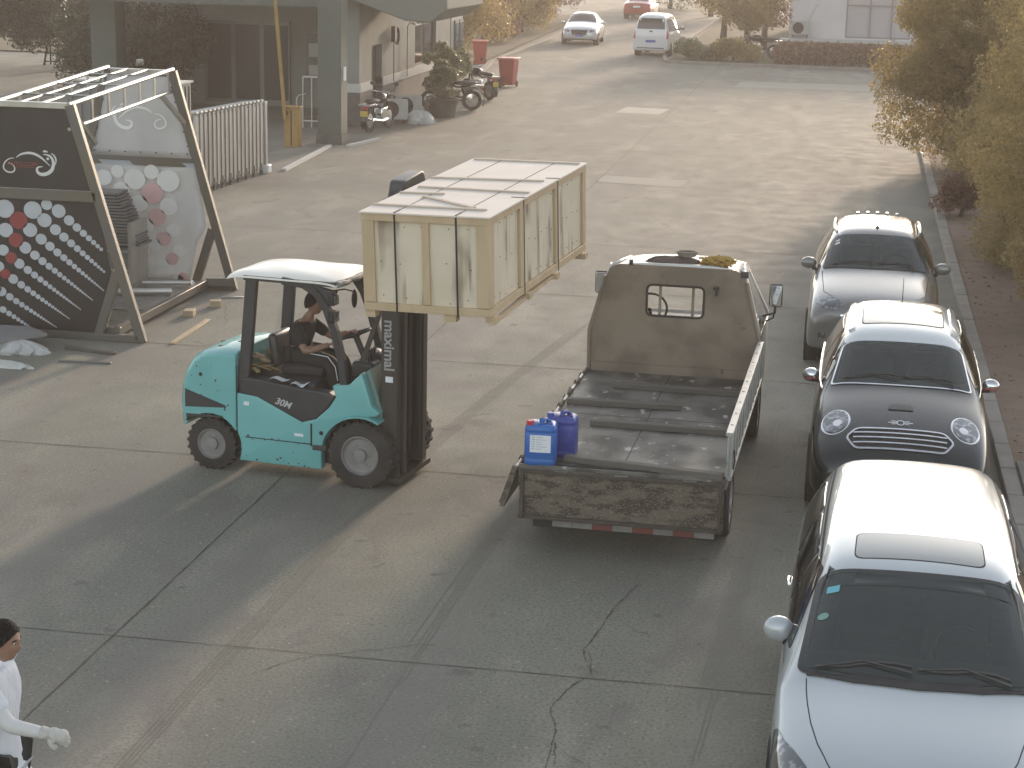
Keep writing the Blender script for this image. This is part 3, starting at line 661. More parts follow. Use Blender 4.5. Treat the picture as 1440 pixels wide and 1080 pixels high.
for s_ in (-1, 1):
    f.bar((s_*.45, -.3, 0), (s_*.3, 0, 1.3), .06); f.bar((s_*.45, .3, 0), (s_*.3, 0, 1.3), .06)
for k in range(4): f.bar((-.42+.04*k, -.27+.06*k, .15+.3*k), (.42-.04*k, -.27+.06*k, .15+.3*k), .05)
f.bar((-.35, 0, 1.3), (.2, -.2, .3), .04); f.build('frame', M['black'], t); MB().box(-.34, .34, -.05, .05, 1.28, 1.36).build('top', M['black'], t)

# ------------------------------------------------------------------ exhibition stand with two trapezoid end frames
t = empty('exhibition_stand', 'steel framed exhibition stand with black logo panel, dotted panels and ladder trusses on top', 'stand', (-9.27, 23.74, 0))
BRUSH = mat('brushed frame steel', (.13, .125, .115), .38, .6, var=(.15, .13, .08), scale=.9, bump=.06, bscale=20, rvar=.2, lo=.45, hi=.6)
def endframe(y, h, brush, sgn=1):
    """outer legs, inner legs, cross rails in plane y"""
    C = -1.45
    for s_ in (1, -1):
        X = lambda d: C+s_*(1.45-d) if s_ > 0 else C-(1.45-d)
        f = MB(); f.bar((X(0), y, 0), (X(.93), y, h), .13, .1, up=(0, 1, 0)); f.build('outer_leg', brush, t, bevel=.008)
        f = MB(); f.bar((X(.62), y, .06), (X(.33), y, .95), .13, .09, up=(0, 1, 0)); f.build('inner_leg', brush, t, bevel=.008)
    f = MB(); f.bar((C-.86, y, 1.955), (C+.86, y, 1.955), .14, .1, up=(0, 1, 0)); f.build('middle_rail', brush, t, bevel=.008)
    f = MB(); f.bar((C-.52, y, h-.02), (C+.52, y, h-.02), .08, .08); f.build('top_rail', M['steel'], t, bevel=.008)
    f = MB(); f.bar((C-1.4, y, .05), (C+1.4, y, .05), .1, .1); f.build('foot_rail', brush, t, bevel=.008)
endframe(0, 3.17, BRUSH); endframe(3.88, 3.33, BRUSH)
PBLK = mat('black panel', (.014, .0135, .014), .3, var=(.034, .032, .032), scale=1.5, bump=.03, bscale=2)
def panels(y, h, m, C=-1.45):
    up = MB().prism([(C-.5, h-.06), (C+.5, h-.06), (C+.8, 2.03), (C-.8, 2.03)], y, y+.02, 'y'); a = up.build('upper_panel', m, t)
    lo = MB().prism([(C-.86, 1.88), (C+.86, 1.88), (C+1.03, .95), (C+.80, .1), (C-.80, .1), (C-1.03, .95)], y, y+.02, 'y'); b_ = lo.build('lower_panel', m, t)
    return a, b_
ua, la = panels(0, 3.17, PBLK)
# swoosh emblem: tapered ribbons traced as strokes, laid 3 mm proud of the panel
def swoosh(y, mirror, m, parent, cx, cz, k=1/1236*1.0, nrm=-1):
    S = [([(205, 508), (150, 512), (95, 535), (45, 580), (15, 640), (20, 690), (60, 730), (110, 745), (165, 742), (205, 710), (208, 665), (180, 620), (135, 600), (95, 588)], 10, 26),
         ([(240, 500), (290, 462), (350, 432), (430, 415), (500, 412), (580, 428), (650, 460), (710, 500), (760, 545), (840, 615)], 6, 42),
         ([(718, 425), (780, 430), (840, 450), (880, 500), (895, 560), (888, 620), (860, 680), (800, 730), (740, 752), (680, 758), (625, 735), (603, 695), (612, 655), (650, 635), (710, 628)], 8, 60),
         ([(860, 400), (905, 430), (935, 480), (942, 530), (925, 595)], 6, 28), ([(722, 385), (750, 372), (805, 385)], 12, 34)]
    mb = MB()
    for pts, w0, w1 in S:
        P = []
        for i in range(len(pts)-1):
            p0, p1, p2, p3 = [Vector(pts[max(0, min(len(pts)-1, i+j))]) for j in (-1, 0, 1, 2)]
            for q in range(6):
                u = q/6; P.append(.5*((2*p1)+(p2-p0)*u+(2*p0-5*p1+4*p2-p3)*u*u+(3*p1-p0-3*p2+p3)*u**3))
        P.append(Vector(pts[-1])); V = []
        for i, p in enumerate(P):
            d = (P[min(i+1, len(P)-1)]-P[max(0, i-1)]).normalized(); u = i/(len(P)-1); w = (w0+(w1-w0)*sin(pi*u)**.8)/2
            for s_ in (1, -1):
                q = p+Vector((-d.y, d.x))*w*s_; X = (q.x-475)*k*(-1 if mirror else 1); V.append((cx+X, y, cz-(q.y-580)*k))
        mb.add(V, [(2*i, 2*i+1, 2*i+3, 2*i+2) for i in range(len(P)-1)])
    mb.add([(cx+((800-475)*k+.02*cos(a))*(-1 if mirror else 1), y, cz+85*k+.02*sin(a)) for a in [i*pi/6 for i in range(12)]], [tuple(range(12))])
    return mb.build('emblem', m, parent, smooth=None)
EMB = mat('emblem white', (.62, .62, .6), .6); RED = mat('dull red', (.26, .05, .035), .6)
swoosh(-.004, False, EMB, ua, -1.53, 2.37)
lettering('AUTO.COM', .075, RED, ua, (-1.63, -.004, 2.355), (pi/2, 0, 0), sx=1.05)
MB().box(-1.76, -1.45, -.004, -.003, 2.31, 2.317).build('underline', RED, ua)
DOT = mat('silver dots', (.46, .48, .5), .45, var=(.36, .38, .4), scale=3); RDOT = mat('red dots', (.24, .035, .035), .45)
def dots(y, mat_w, mat_r, parent, mirror=False, C=-1.45, s=1.0, smax=99):
    K = 1/(4.91*103)
    def P(q): x = -1.95+q[0]*K*s; return (x if not mirror else 2*C-x, 1.93-(q[1]-45)*K*s)
    rows = [((410, 140), 50, (708, 388), 14), ((305, 208), 52, (738, 553), 9), ((198, 280), 52, (720, 675), 5), ((158, 405), 44, (640, 748), 4), ((110, 518), 38, (550, 818), 4), ((60, 628), 36, (462, 885), 4), ((-30, 720), 36, (368, 952), 4), ((-80, 815), 34, (235, 998), 4),
            ((-300, 420), 50, (-620, 640), 8), ((-260, 560), 46, (-600, 800), 6), ((-200, 690), 40, (-520, 920), 5)]
    W_, R_ = MB(), MB()
    def disc(mb, c, r):
        if c[1] > 1.87-r*.6 or c[1] < .12 or abs(c[0]-C) > 1.0+(c[1]-.95)*(-.18 if c[1] > .95 else .27): return
        mb.add([(c[0]+r*cos(a), y, c[1]+r*.93*sin(a)) for a in [i*pi/9 for i in range(18)]], [tuple(range(18))])
    for p0, r0, p1, r1 in rows:
        L = hypot(p1[0]-p0[0], p1[1]-p0[1]); d = 0; 
        while d < L:
            r = r0+(r1-r0)*(d/L)**.75; u = d/L; disc(W_, P((p0[0]+(p1[0]-p0[0])*u, p0[1]+(p1[1]-p0[1])*u)), r*K*s); d += r*1.86+1.5
    for c, r in (((223, 142), 65), ((20, 142), 68), ((20, 290), 54), ((-5, 430), 42), ((-40, 545), 38), ((-200, 150), 66), ((-210, 310), 56), ((325, 100), 40), ((120, 95), 45)): disc(W_, P(c), r*K*s)
    for c, r in (((118, 218), 66), ((92, 355), 54), ((52, 480), 44), ((5, 595), 38), ((-60, 700), 32)): disc(R_, P(c), r*K*s)
    W_.build('dots', mat_w, parent, smooth=None); R_.build('dots', mat_r, parent, smooth=None)
dots(-.004, DOT, RDOT, la)
# far end: milky sheet seen from inside, printed side showing through
MILK = leafmat('milky sheet', (.56, .58, .59), (.48, .50, .51), .4)
C = -1.45
uf = MB().grid(14, 12, lambda u, v: (C+(u-.5)*(1.0+.6*(1-v)), 3.84+.012*sin(u*9+v*5), 2.03+v*1.22)).build('upper_sheet', MILK, t, solid=.006, smooth=60)
rv = random.Random(3)
lf = MB().grid(16, 14, lambda u, v: (C+(u-.5)*2*(.86+.17*(1-abs(v-.5)*2) if v > .5 else .8+.23*v*2)-.06*(v < .4)*(u > .8), 3.84+.02*sin(u*8+v*9), .1+v*1.85)).build('lower_sheet', MILK, t, solid=.006, smooth=60)
swoosh(3.80, True, mat('ghost white', (.82, .82, .80), .6), uf, C, 2.62, 1/1236*1.15)
dots(3.79, mat('ghost dots', (.72, .71, .67), .6, var=(.64, .63, .59), scale=2), mat('ghost red dots', (.62, .40, .38), .6), lf, True, s=1.35)
sc = MB()
for k in range(7): sc.box(C-.75+k*.25-.01, C-.75+k*.25+.01, 3.815, 3.83, 2.08, 2.1)
for k in range(5):
    for s_ in (-1, 1): xx = C+s_*(.76-.06*k); sc.box(xx-.01, xx+.01, 3.815, 3.83, 2.2+k*.22, 2.22+k*.22)
sc.build('screws', M['black'], t)
# ladder trusses on top
def truss(a, b_, depth, n, name='truss', r=.032, inn=(0, 0, -1)):
    a = Vector(a); b_ = Vector(b_); dn = Vector(inn)*depth; f = MB(); f.tube([a, b_], r, 8); f.tube([a+dn, b_+dn], r*.8, 8)
    for k in range(n+1):
        p = a+(b_-a)*(k+.35)/(n+.7); f.bar(p, p+dn, .05, .02)
    f.build(name, M['steel'], t)
truss((C+.52, -.05, 3.17), (C+.52, 3.9, 3.36), .32, 6)
truss((C-.52, -.05, 3.17), (C-.52, 3.9, 3.36), .22, 6)
f = MB()
for x in (-.2, .12): f.tube([(C+x, 0, 3.17), (C+x, 3.88, 3.34)], .018, 8)
for k in range(3): y = .8+k*1.15; f.tube([(C-.52, y, 3.18+.045*y), (C+.52, y, 3.18+.045*y)], .013, 6)
f.build('roof_tubes', M['steel'], t)
for a_, b_, w_ in (((C+.52, .05, 3.1), (C+.66, .5, 2.6), .05), ((C+.45, .05, 3.1), (C+.58, .3, 2.3), .04), ((C+.52, 3.4, 3.0), (C+.72, 3.84, 2.55), .06), ((C+.3, .1, 3.1), (C+.36, .5, 2.7), .04)): MB().bar(a_, b_, w_).build('bracket', M['steel'], t); MB().lathe([(.05, 0), (.06, .03), (.05, .09), (.02, .1)], (C+.0, 3.88, 3.4)).build('cap', M['steel'], t)
# base platform
f = MB(); f.bar((C+1.05, .1, .12), (C+1.05, 3.8, .12), .08, .12); f.bar((C-1.05, .1, .12), (C-1.05, 3.8, .12), .08, .12); f.bar((C-1.1, .1, .12), (C+1.1, .1, .12), .08, .1); f.bar((C+1.05, 3.75, .14), (C+1.45, 3.85, .14), .1, .12)
f.build('base_frame', BRUSH, t, bevel=.006)
g = MB()
for k in range(34): y = .2+k*.105; g.box(C-1.0, C+1.0, y, y+.035, .13, .15)
g.build('grating', M['steel'], t)
MB().box(C-1., C+1.0, 1.3, 3.7, .155, .165).build('tread_plate', mat('tread plate', (.4, .4, .38), .25, .8, var=(.22, .22, .2), scale=7, bump=.2), t)
f = MB(); f.tube([(C+.1, 2.2, .22), (C+.95, 2.5, .22)], .05, 10); f.tube([(C+.3, 3.0, .22), (C+1.0, 3.2, .22)], .035, 8); f.build('loose_tubes', M['steel'], t)
# stacked metal sheets and panels inside the stand
t = empty('stacked_panels', 'stack of grey folded metal panels with ragged right ends stored inside the stand', 'panels', (-11.3, 26.6, .17)); GR = mat('grey sheet metal', (.15, .155, .155), .4, .5, var=(.2, .205, .2), scale=3)
s = MB(); rv = random.Random(9); zz = .62
for k in range(17):
    e = .70+.36*(1-k/17)**1.2+rv.uniform(-.02, .02); s.box(-.9, e-.15, rv.uniform(0, .04), .5, zz, zz+.036); zz += .047
s.build('sheets', GR, t, bevel=.004)
MB().box(-.9, .8, -.2, .5, 0, .6).build('crate', mat('dull green panel', (.105, .12, .115), .5, var=(.13, .145, .14), scale=2), t, bevel=.01)
s = MB(); s.box(-.9, .8, -.21, -.2, .28, .3); s.box(-.9, .8, -.21, -.2, .55, .58); s.box(.8, .84, -.2, .5, 0, 1.0); s.build('edge_strip', M['steel'], t)
# ribbed cabinet behind the stand
t = empty('ribbed_cabinet', 'grey ribbed metal cabinet just behind the exhibition stand', 'cabinet', (-11.62, 30.2, 0)); CAB = mat('cabinet grey', (.20, .20, .195), .6, var=(.16, .16, .155), scale=2)
MB().box(-1.4, .60, 0, .5, 0, 2.9).build('body', CAB, t); f = MB()
for k in range(12): f.box(-1.35+k*.16, -1.3+k*.16, -.03, 0, .05, 2.85)
for k in range(3): f.box(.60, .63, .05+k*.16, .1+k*.16, .05, 2.85)
f.build('ribs', CAB, t); MB().box(-1.42, .64, -.05, .53, 2.9, 2.93).build('top', PALE, t)

# loose things on the ground
WOOD = mat('fresh wood', (.46, .36, .23), .7, var=(.35, .26, .16), scale=5, stretch=(1, 1, 8), bump=.2)
def stick(name, label, a, b, w, h, m, cat='timber'):
    v = Vector(b)-Vector(a); o = MB().box(0, v.length, -w/2, w/2, 0, h).build(name, m, bevel=.004); o.location = (a[0], a[1], a[2] if len(a) > 2 else .001); o.rotation_euler = (0, 0, atan2(v.y, v.x)); return tag(o, label, cat)
stick('timber_lath', 'pale straight timber lath lying alone on the yard left of the forklift', (-8.85, 23.75), (-8.9, 25.35), .075, .03, WOOD)
stick('timber_block', 'small wooden block wedged under the stand base, nearer the lath', (-9.35, 25.6), (-9.2, 25.62), .2, .09, WOOD); stick('timber_block', 'short wooden block wedged under the stand base, farther back', (-9.2, 26.3), (-9.05, 26.35), .12, .1, WOOD)
stick('steel_offcut', 'dark steel bar lying in front of the black panel', (-10.1, 23.1), (-9.35, 22.95), .07, .04, BRUSH, 'bar'); stick('steel_offcut', 'thin pale strip lying in front of the dark steel bar', (-9.9, 22.4), (-9.2, 22.45), .04, .02, GR, 'bar')
stick('steel_offcut', 'short steel offcut beside the right foot of the stand', (-9.25, 27.0), (-8.95, 27.1), .05, .02, M['steel'], 'bar')
o = MB().prism([(-12.6, 22.0), (-10.95, 22.3), (-10.35, 23.1), (-10.75, 23.45), (-12.6, 23.4)], .16, .2, 'z').build('flat_board', mat('grey board', (.2, .2, .195), .6, var=(.26, .26, .25), scale=2), bevel=.004); tag(o, 'flat grey board raised off the ground at the left edge', 'board')
o = MB(); o.box(-12.5, -12.3, 22.3, 23.2, 0, .16); o.box(-11.2, -11.0, 22.4, 23.2, 0, .16); tag(o.build('timber_bearer', mat('dirty timber', (.13, .11, .09), .8)), 'dirty timber bearers under the flat grey board', 'timber')
for k, (c_, r3, lb) in enumerate((((-10.62, 22.75, 0), (.36, .2, .16), 'crumpled clear plastic film beside the flat board'), ((-10.7, 21.95, 0), (.62, .11, .09), 'long crumpled strip of plastic film nearest the camera at the left edge'))):
    s = MB(); crumple(s, (0, 0, 0), r3, 80+k, 40, 12, .35); s = s.build('plastic_film', FILM, smooth=18); s.location = c_; tag(s, lb, 'plastic film')
# ------------------------------------------------------------------ cars (local: nose towards -y)
def car_shell(st, sub=3):
    """st: list of (y, w, zb, zs, ws, zt, wt, crown): half width, bottom, shoulder height, shoulder half width, centre top height, half width at the top corner, how far that corner sits below the centre"""
    V = []; n = 16
    for (y, w, zb, zs, ws, zt, wt, cr) in st:
        h = [(0, zb), (.94*w, zb), (1.0*w, zb+.06), (w, zb+(zs-zb)*.5), (w*.985, zs-(zs-zb)*.14), (ws, zs), (wt, zt-cr), (wt*.62, zt-cr*.3), (0, zt)]
        V += [(x, y, z) for x, z in h] + [(-x, y, z) for x, z in reversed(h[1:8])]
    F = [(i*n+k, i*n+(k+1) % n, (i+1)*n+(k+1) % n, (i+1)*n+k) for i in range(len(st)-1) for k in range(n)]
    for base, flip in ((0, 1), ((len(st)-1)*n, 0)):
        for k in range(8):          # caps of quads across the car
            a = [base+k, base+(n-k) % n, base+(n-k-1) % n, base+k+1]
            a = list(dict.fromkeys(a))
            if len(a) > 2: F.append(tuple(a if flip else reversed(a)))
    me = bpy.data.meshes.new('shell'); me.from_pydata(V, [], F); me.update()
    bm = bmesh.new(); bm.from_mesh(me); bmesh.ops.recalc_face_normals(bm, faces=bm.faces); bm.to_mesh(me); bm.free()
    o = bpy.data.objects.new('shell', me); COL.objects.link(o); s = o.modifiers.new('s', 'SUBSURF'); s.levels = sub; s.render_levels = sub
    return baked(o)
def open_screen(me, ws, k=.965):
    """remove the shell under the windscreen so that the cabin shows through the glass"""
    cx = sum(p[0] for p in ws)/len(ws); cy = sum(p[1] for p in ws)/len(ws); P = [((x-cx)*k+cx, (y-cy)*(k-.02)+cy) for x, y in ws]
    def inside(x, y):
        r = False
        for i in range(len(P)):
            (x0, y0), (x1, y1) = P[i-1], P[i]
            if (y0 > y) != (y1 > y) and x < (x1-x0)*(y-y0)/(y1-y0)+x0: r = not r
        return r
    bm = bmesh.new(); bm.from_mesh(me); bmesh.ops.recalc_face_normals(bm, faces=bm.faces)
    kill = [f for f in bm.faces if f.normal.z > .1 and inside(*f.calc_center_median()[:2])]
    bmesh.ops.delete(bm, geom=kill, context='FACES'); bm.to_mesh(me); bm.free(); return me
def smooth_like(o, src):
    """give a cut body the normals of the uncut one, so that cuts leave no creases in the paint"""
    me = o.data; bv0 = bvh_of(src); vn = [v.normal.copy() for v in src.vertices]; pol = src.polygons; out = []
    me.update()
    for p in me.polygons:
        fn = p.normal
        for li in p.loop_indices:
            co = me.vertices[me.loops[li].vertex_index].co; h = bv0.find_nearest(co); nn = fn
            if h[0] is not None and h[3] < .003:
                w = Vector((0, 0, 0))
                for vi in pol[h[2]].vertices: w += vn[vi]/((src.vertices[vi].co-h[0]).length+1e-4)
                w.normalize()
                if w.dot(fn) < 0: w = -w
                if w.dot(fn) > .75: nn = w
            out.append(nn[:])
    me.normals_split_custom_set(out)
def cabin(t, prof, w, yd, zd, ys, zs):
    """lining, dashboard, wheel, seats and inner mirror"""
    k = MB(); p = [(y, z) for y, z in prof]; lo = [q for q in p if q[1] < zd+.01]
    y0 = min(q[0] for q in p); y1 = max(q[0] for q in p); z0 = min(q[1] for q in p); zt = sorted(set(q[1] for q in p))[-2]
    W = w+.16
    for s_ in (-1, 1):
        k.add([(s_*W, y0-.02, z0), (s_*W, y1, z0), (s_*W, y1, zd), (s_*(w+.0), y1, zt), (s_*(w+.0), yd+.86, zt), (s_*W, y0-.02, zd)], [(0, 1, 2, 5), (5, 2, 3, 4)])
    k.add([(-W, y0-.02, z0), (W, y0-.02, z0), (W, y1, z0), (-W, y1, z0), (W, y1, zd), (-W, y1, zd), (w, y1, zt), (-w, y1, zt)], [(0, 1, 2, 3), (3, 2, 4, 5), (5, 4, 6, 7)])
    k.add([(-w, yd+.86, zt), (w, yd+.86, zt), (w, y1, zt), (-w, y1, zt)], [(0, 1, 2, 3)])
    k.build('lining', M['cabin'], t, smooth=None)
    d = MB(); d.prism([(y0-.10, zd-.06), (y0+.2, zd+.02), (y0+.42, zd+.035), (y0+.52, zd-.02), (y0+.5, z0+.04), (y0-.08, z0+.04)], -W+.004, W-.004, 'x'); d.build('dashboard', M['cabin'], t, bevel=.02)
    c0 = Vector((w*.5, y0+.60, zd+.02)); MB().tube([c0+Vector((.18*cos(a), .05*sin(a), .17*sin(a))) for a in [2*pi*i/24 for i in range(25)]], .014, 6, caps=False).build('steering_wheel', M['darkplastic'], t)
    for x in (-w*.5, w*.5):
        s_ = MB().box(x-.23, x+.23, ys, ys+.14, z0+.05, zs); s_.box(x-.23, x+.23, ys-.45, ys, z0+.05, z0+.2); so = s_.build('seat', M['seatcloth'], t, bevel=.04, seg=3); MB().box(x-.12, x+.12, ys+.02, ys+.12, zs+.02, zs+.17).build('headrest', M['seatcloth'], so, bevel=.04, seg=3)
    MB().box(-.11, .11, yd+.72, yd+.74, zt-.10, zt-.04).build('inner_mirror', M['darkplastic'], t, bevel=.01)
def bvh_of(me): return BVHTree.FromPolygons([v.co[:] for v in me.vertices], [tuple(p.vertices) for p in me.polygons])
def cut_arches(me, axles, r, w, y=True):
    o = bpy.data.objects.new('b', me); COL.objects.link(o); cs = []
    for ya in axles:
        for s_ in (-1, 1):
            m = MB().lathe([(r, -.16), (r, .2)], (s_*(w-.12), ya, r*.93-.02), 'x', 40); c = m.build('c', None, smooth=None); cs.append(c)
            k = o.modifiers.new('b', 'BOOLEAN'); k.object = c; k.operation = 'DIFFERENCE'; k.solver = 'EXACT'
    out = baked(o)
    for c in cs: bpy.data.objects.remove(c)
    return out
def wheel(t, x, y, r, w=.2, spokes=5, rimm=None, name='wheel'):
    s_ = 1 if x > 0 else -1
    mb = MB().lathe([(r*.68, -w/2), (r*.93, -w/2), (r, -w*.38), (r, w*.38), (r*.93, w/2), (r*.68, w/2)], (x, y, r), 'x', 36, True); wo = mb.build(name, M['rubber'], t, smooth=35)
    m = MB().lathe([(r*.66, -w*.3), (r*.7, w*.45), (r*.66, w*.47), (r*.6, w*.3)], (x, y, r), 'x', 36, True) if s_ > 0 else MB().lathe([(r*.66, w*.3), (r*.7, -w*.45), (r*.66, -w*.47), (r*.6, -w*.3)], (x, y, r), 'x', 36, True)
    for k in range(spokes):
        a = 2*pi*k/spokes+.3; m.bar((x+s_*w*.36, y+.03*cos(a), r+.03*sin(a)), (x+s_*w*.42, y+r*.66*cos(a), r+r*.66*sin(a)), .05, .03, up=(1, 0, 0))
    m.lathe([(.05, 0), (.045, .02)], (x+s_*w*.4-.01, y, r), 'x', 16); m.build('rim', rimm or M['rim'], wo)
    MB().lathe([(r*.64, -.01), (r*.64, .01)], (x, y, r), 'x', 28).build('brake_disc', M['darkplastic'], wo)
    return wo
def arch_liner(t, axles, r, w):
    for ya in axles:
        for s_ in (-1, 1): MB().lathe([(r*.98, -.14), (r*.98, .02)], (s_*(w-.14), ya, r*.93-.02), 'x', 28).build('wheel_arch', M['black'], t)

def mirror_part(t, m, base, c, sc, rot=0):
    """door mirror: stalk and rounded cup"""
    for s_ in (-1, 1):
        q = MB().ball((s_*c[0], c[1], c[2]), 1, 18, 12, sc); o = q.build('door_mirror', m, t, smooth=180)
        MB().ball((s_*c[0], c[1]+sc[1]*.75, c[2]), 1, 14, 8, (sc[0]*.82, sc[1]*.4, sc[2]*.8)).build('mirror_glass', M['chrome'], o, smooth=180)
        MB().tube([(s_*base[0], base[1], base[2]), (s_*(c[0]-sc[0]*.5), c[1], c[2]-sc[2]*.5)], [.035, .025], 8).build('stalk', M['darkplastic'], o)
def wipers(t, bvh, w, y0, m=None):
    for x0, x1, n in ((-w*.05, -w*.88, 0), (w*.8, w*.0, 1)):
        a = cast(bvh, 'top', (x0, y0), .03); b_ = cast(bvh, 'top', (x1, y0+.03), .03); c = cast(bvh, 'top', ((x0+x1)/2, y0+.07), .03)
        q = MB(); q.tube([a, c, b_], [.009, .007, .005], 6); e = [cast(bvh, 'top', (x0+(x1-x0)*k/6, y0+.055+.02*sin(k)), .014) for k in range(7)]; q.tube(e, .008, 6); q.build('wiper', M['darkplastic'], t)

def roof_rails(t, bvh, x, y0, y1, m, h=.045, gap=True):
    for s_ in (-1, 1):
        P = [cast(bvh, 'top', (s_*x*(1-.04*abs(u-.5)), y0+(y1-y0)*u), (.0 if u in (0, 1) else h)) for u in (0, .06, .25, .5, .75, .94, 1)]
        MB().tube(P, [.012, .018, .018, .018, .018, .018, .012], 8).build('roof_rail', m, t)

def put_body(t, ws):
    me, m = BODY; me.name = 'body'; o = link('body', open_screen(me, ws), m, t, 40); smooth_like(o, SRC)
# ---- silver people carrier nearest the camera
PSIL = mat('silver white paint', (.46, .49, .50), .28, .25, var=(.43, .46, .47), scale=1.2, coat=1., rvar=.06)
t = empty('people_carrier', 'silver white people carrier in the lower right corner, largest and nearest the camera', 'car', (.64, 12.72, 0), R(-.6), 'cars parked along the right kerb')
st = [(-2.40, .56, .34, .52, .50, .60, .40, .02), (-2.34, .70, .26, .60, .64, .70, .50, .02), (-2.15, .82, .22, .70, .77, .83, .60, .02), (-1.85, .875, .21, .80, .83, .92, .66, .03), (-1.5, .895, .2, .88, .85, .99, .70, .03),
      (-1.32, .9, .2, .93, .86, 1.045, .74, .05), (-1.22, .9, .2, .95, .865, 1.11, .74, .06), (-.80, .9, .2, .98, .87, 1.325, .70, .065), (-.40, .9, .2, .995, .87, 1.495, .675, .065), (-.22, .9, .2, 1.0, .87, 1.545, .67, .06), (.3, .9, .2, 1.01, .87, 1.585, .67, .055), (1.1, .9, .2, 1.02, .87, 1.60, .66, .055),
      (2.0, .895, .2, 1.03, .86, 1.58, .63, .055), (2.32, .885, .22, 1.03, .845, 1.52, .61, .055), (2.48, .87, .24, 1.0, .82, 1.22, .68, .05), (2.60, .82, .3, .9, .77, .96, .66, .03), (2.64, .74, .36, .8, .7, .84, .6, .02)]
SRC = car_shell(st, 3); bv = bvh_of(SRC); me = SRC.copy(); PR = [(-1.24, .62), (-1.24, 1.9), (-.44, 1.9), (-.44, 1.44), (1.3, 1.44), (1.3, .62)]; me = cut_arches(me, (-1.45, 1.38), .35, .9); cabin(t, PR, .60, -1.24, .99, .05, 1.22); BODY = (me, PSIL)
arch_liner(t, (-1.45, 1.38), .35, .9)
for x in (-.79, .79):
    for y in (-1.45, 1.38): wheel(t, x, y, .32)
GLM = M['screen']
ws = roundpoly([(-.745, -1.235), (.745, -1.235), (.655, -.40), (-.655, -.40)], .07)
ws = [(x, y-.11*(1-(x/.74)**2)*(1 if y < -.8 else .35)) for x, y in dense(ws, .06)]; put_body(t, ws)
bord = [(x*1.045, (y+.8)*1.0-.8-(.035 if y < -1.1 else 0)) for x, y in ws]
q = MB(); seam(q, bv, 'top', [(x*.985, (y+.8)*.985-.8) for x, y in ws], .05, .007, .05, True); q.build('windscreen_border', M['darkplastic'], t)
g_ = decal('windscreen', GLM, t, bv, 'top', ws, .009)
cw = [(-.69, -1.28), (-.4, -1.35), (0, -1.38), (.4, -1.35), (.69, -1.28), (.68, -1.23), (.4, -1.29), (0, -1.315), (-.4, -1.29), (-.68, -1.23)]
decal('cowl', M['darkplastic'], t, bv, 'top', dense(cw, .05), .012, rings=2)
decal('sun_band', mat('dark shade band', (.02, .03, .03), .5), g_, bv, 'top', [(-.60, -.57), (.60, -.57), (.585, -.44), (-.585, -.44)], .0115, rings=3, thick=.001); wipers(t, bv, .72, -1.27)
CY = mat('cyan sticker', (.12, .42, .5), .5); st_ = MB()
decal('sticker', CY, g_, bv, 'top', roundpoly([(-.60, -.62), (-.52, -.62), (-.515, -.56), (-.595, -.56)], .005), .013, rings=3, thick=.001)
decal('sticker', mat('pale green sticker', (.16, .30, .27), .5), g_, bv, 'top', [(-.61+.035*cos(a), -.82+.03*sin(a)) for a in [i*pi/8 for i in range(16)]], .013, rings=3, thick=.001)
for s_ in (-1, 1):
    decal('side_window', M['sideglass'], t, bv, 'left' if s_ < 0 else 'right', roundpoly([(-.92, 1.04), (.02, 1.03), (.02, 1.40), (-.30, 1.42)], .05), .006)
    decal('side_window', M['sideglass'], t, bv, 'left' if s_ < 0 else 'right', roundpoly([(.08, 1.03), (.98, 1.05), (.98, 1.42), (.08, 1.41)], .04), .006)
    decal('side_window', M['sideglass'], t, bv, 'left' if s_ < 0 else 'right', roundpoly([(1.05, 1.06), (2.1, 1.09), (1.95, 1.38), (1.05, 1.43)], .05), .006)
    hl = roundpoly([(s_*.50, -2.28), (s_*.60, -2.20), (s_*.80, -1.82), (s_*.845, -1.66), (s_*.86, -1.86), (s_*.80, -2.14), (s_*.66, -2.33)], .03)
    hh = decal('headlight', M['lamp'], t, bv, 'top', hl, .006)
    decal('headlight_surround', M['darkplastic'], hh, bv, 'top', [((x-s_*.7)*1.12+s_*.7, (y+2.02)*1.1-2.02) for x, y in hl], .003)
sr = roundpoly([(-.43, -.28), (.43, -.28), (.42, .12), (-.42, .12)], .07)
o = decal('sunroof', mat('sunroof glass', (.25, .26, .25), .12, coat=.5), t, bv, 'top', sr, .004)
decal('sunroof_seal', M['seam'], o, bv, 'top', [(x*1.02, (y+.08)*1.04-.08) for x, y in sr], .002)
q = MB()
for s_ in (-1, 1):
    seam(q, bv, 'top', [(s_*.44, -2.26), (s_*.52, -2.12), (s_*.59, -1.95), (s_*.64, -1.75), (s_*.67, -1.55), (s_*.685, -1.40), (s_*.69, -1.30)], .007)
    seam(q, bv, 'top', [(s_*.663, -.28), (s_*.655, .3), (s_*.645, 1.0), (s_*.61, 2.1)], .016); seam(q, bv, 'top', [(s_*.692, -.28), (s_*.68, .3), (s_*.67, 1.0), (s_*.635, 2.1)], .006)
    v = 'left' if s_ < 0 else 'right'
    for yy in (-.98, .05, 1.02): seam(q, bv, v, [(yy, .3), (yy, .98)], .007)
    seam(q, bv, v, [(-1.0, .98), (1.0, 1.0)], .006)
q.build('panel_gaps', M['seam'], t, smooth=None)
mirror_part(t, PSIL, (.84, -.66, .99), (.905, -.62, 1.07), (.105, .075, .09))
for s_ in (-1, 1):
    for yy in (.0, 1.0): MB().tube([(s_*.885, yy-.14, .86), (s_*.905, yy-.1, .87), (s_*.905, yy+.02, .87), (s_*.885, yy+.06, .86)], .013, 6).build('door_handle', M['chrome'], t)
decal('grille', M['blackgloss'], t, bv, 'front', roundpoly([(-.42, .50), (.42, .50), (.46, .62), (-.46, .62)], .02), .006)

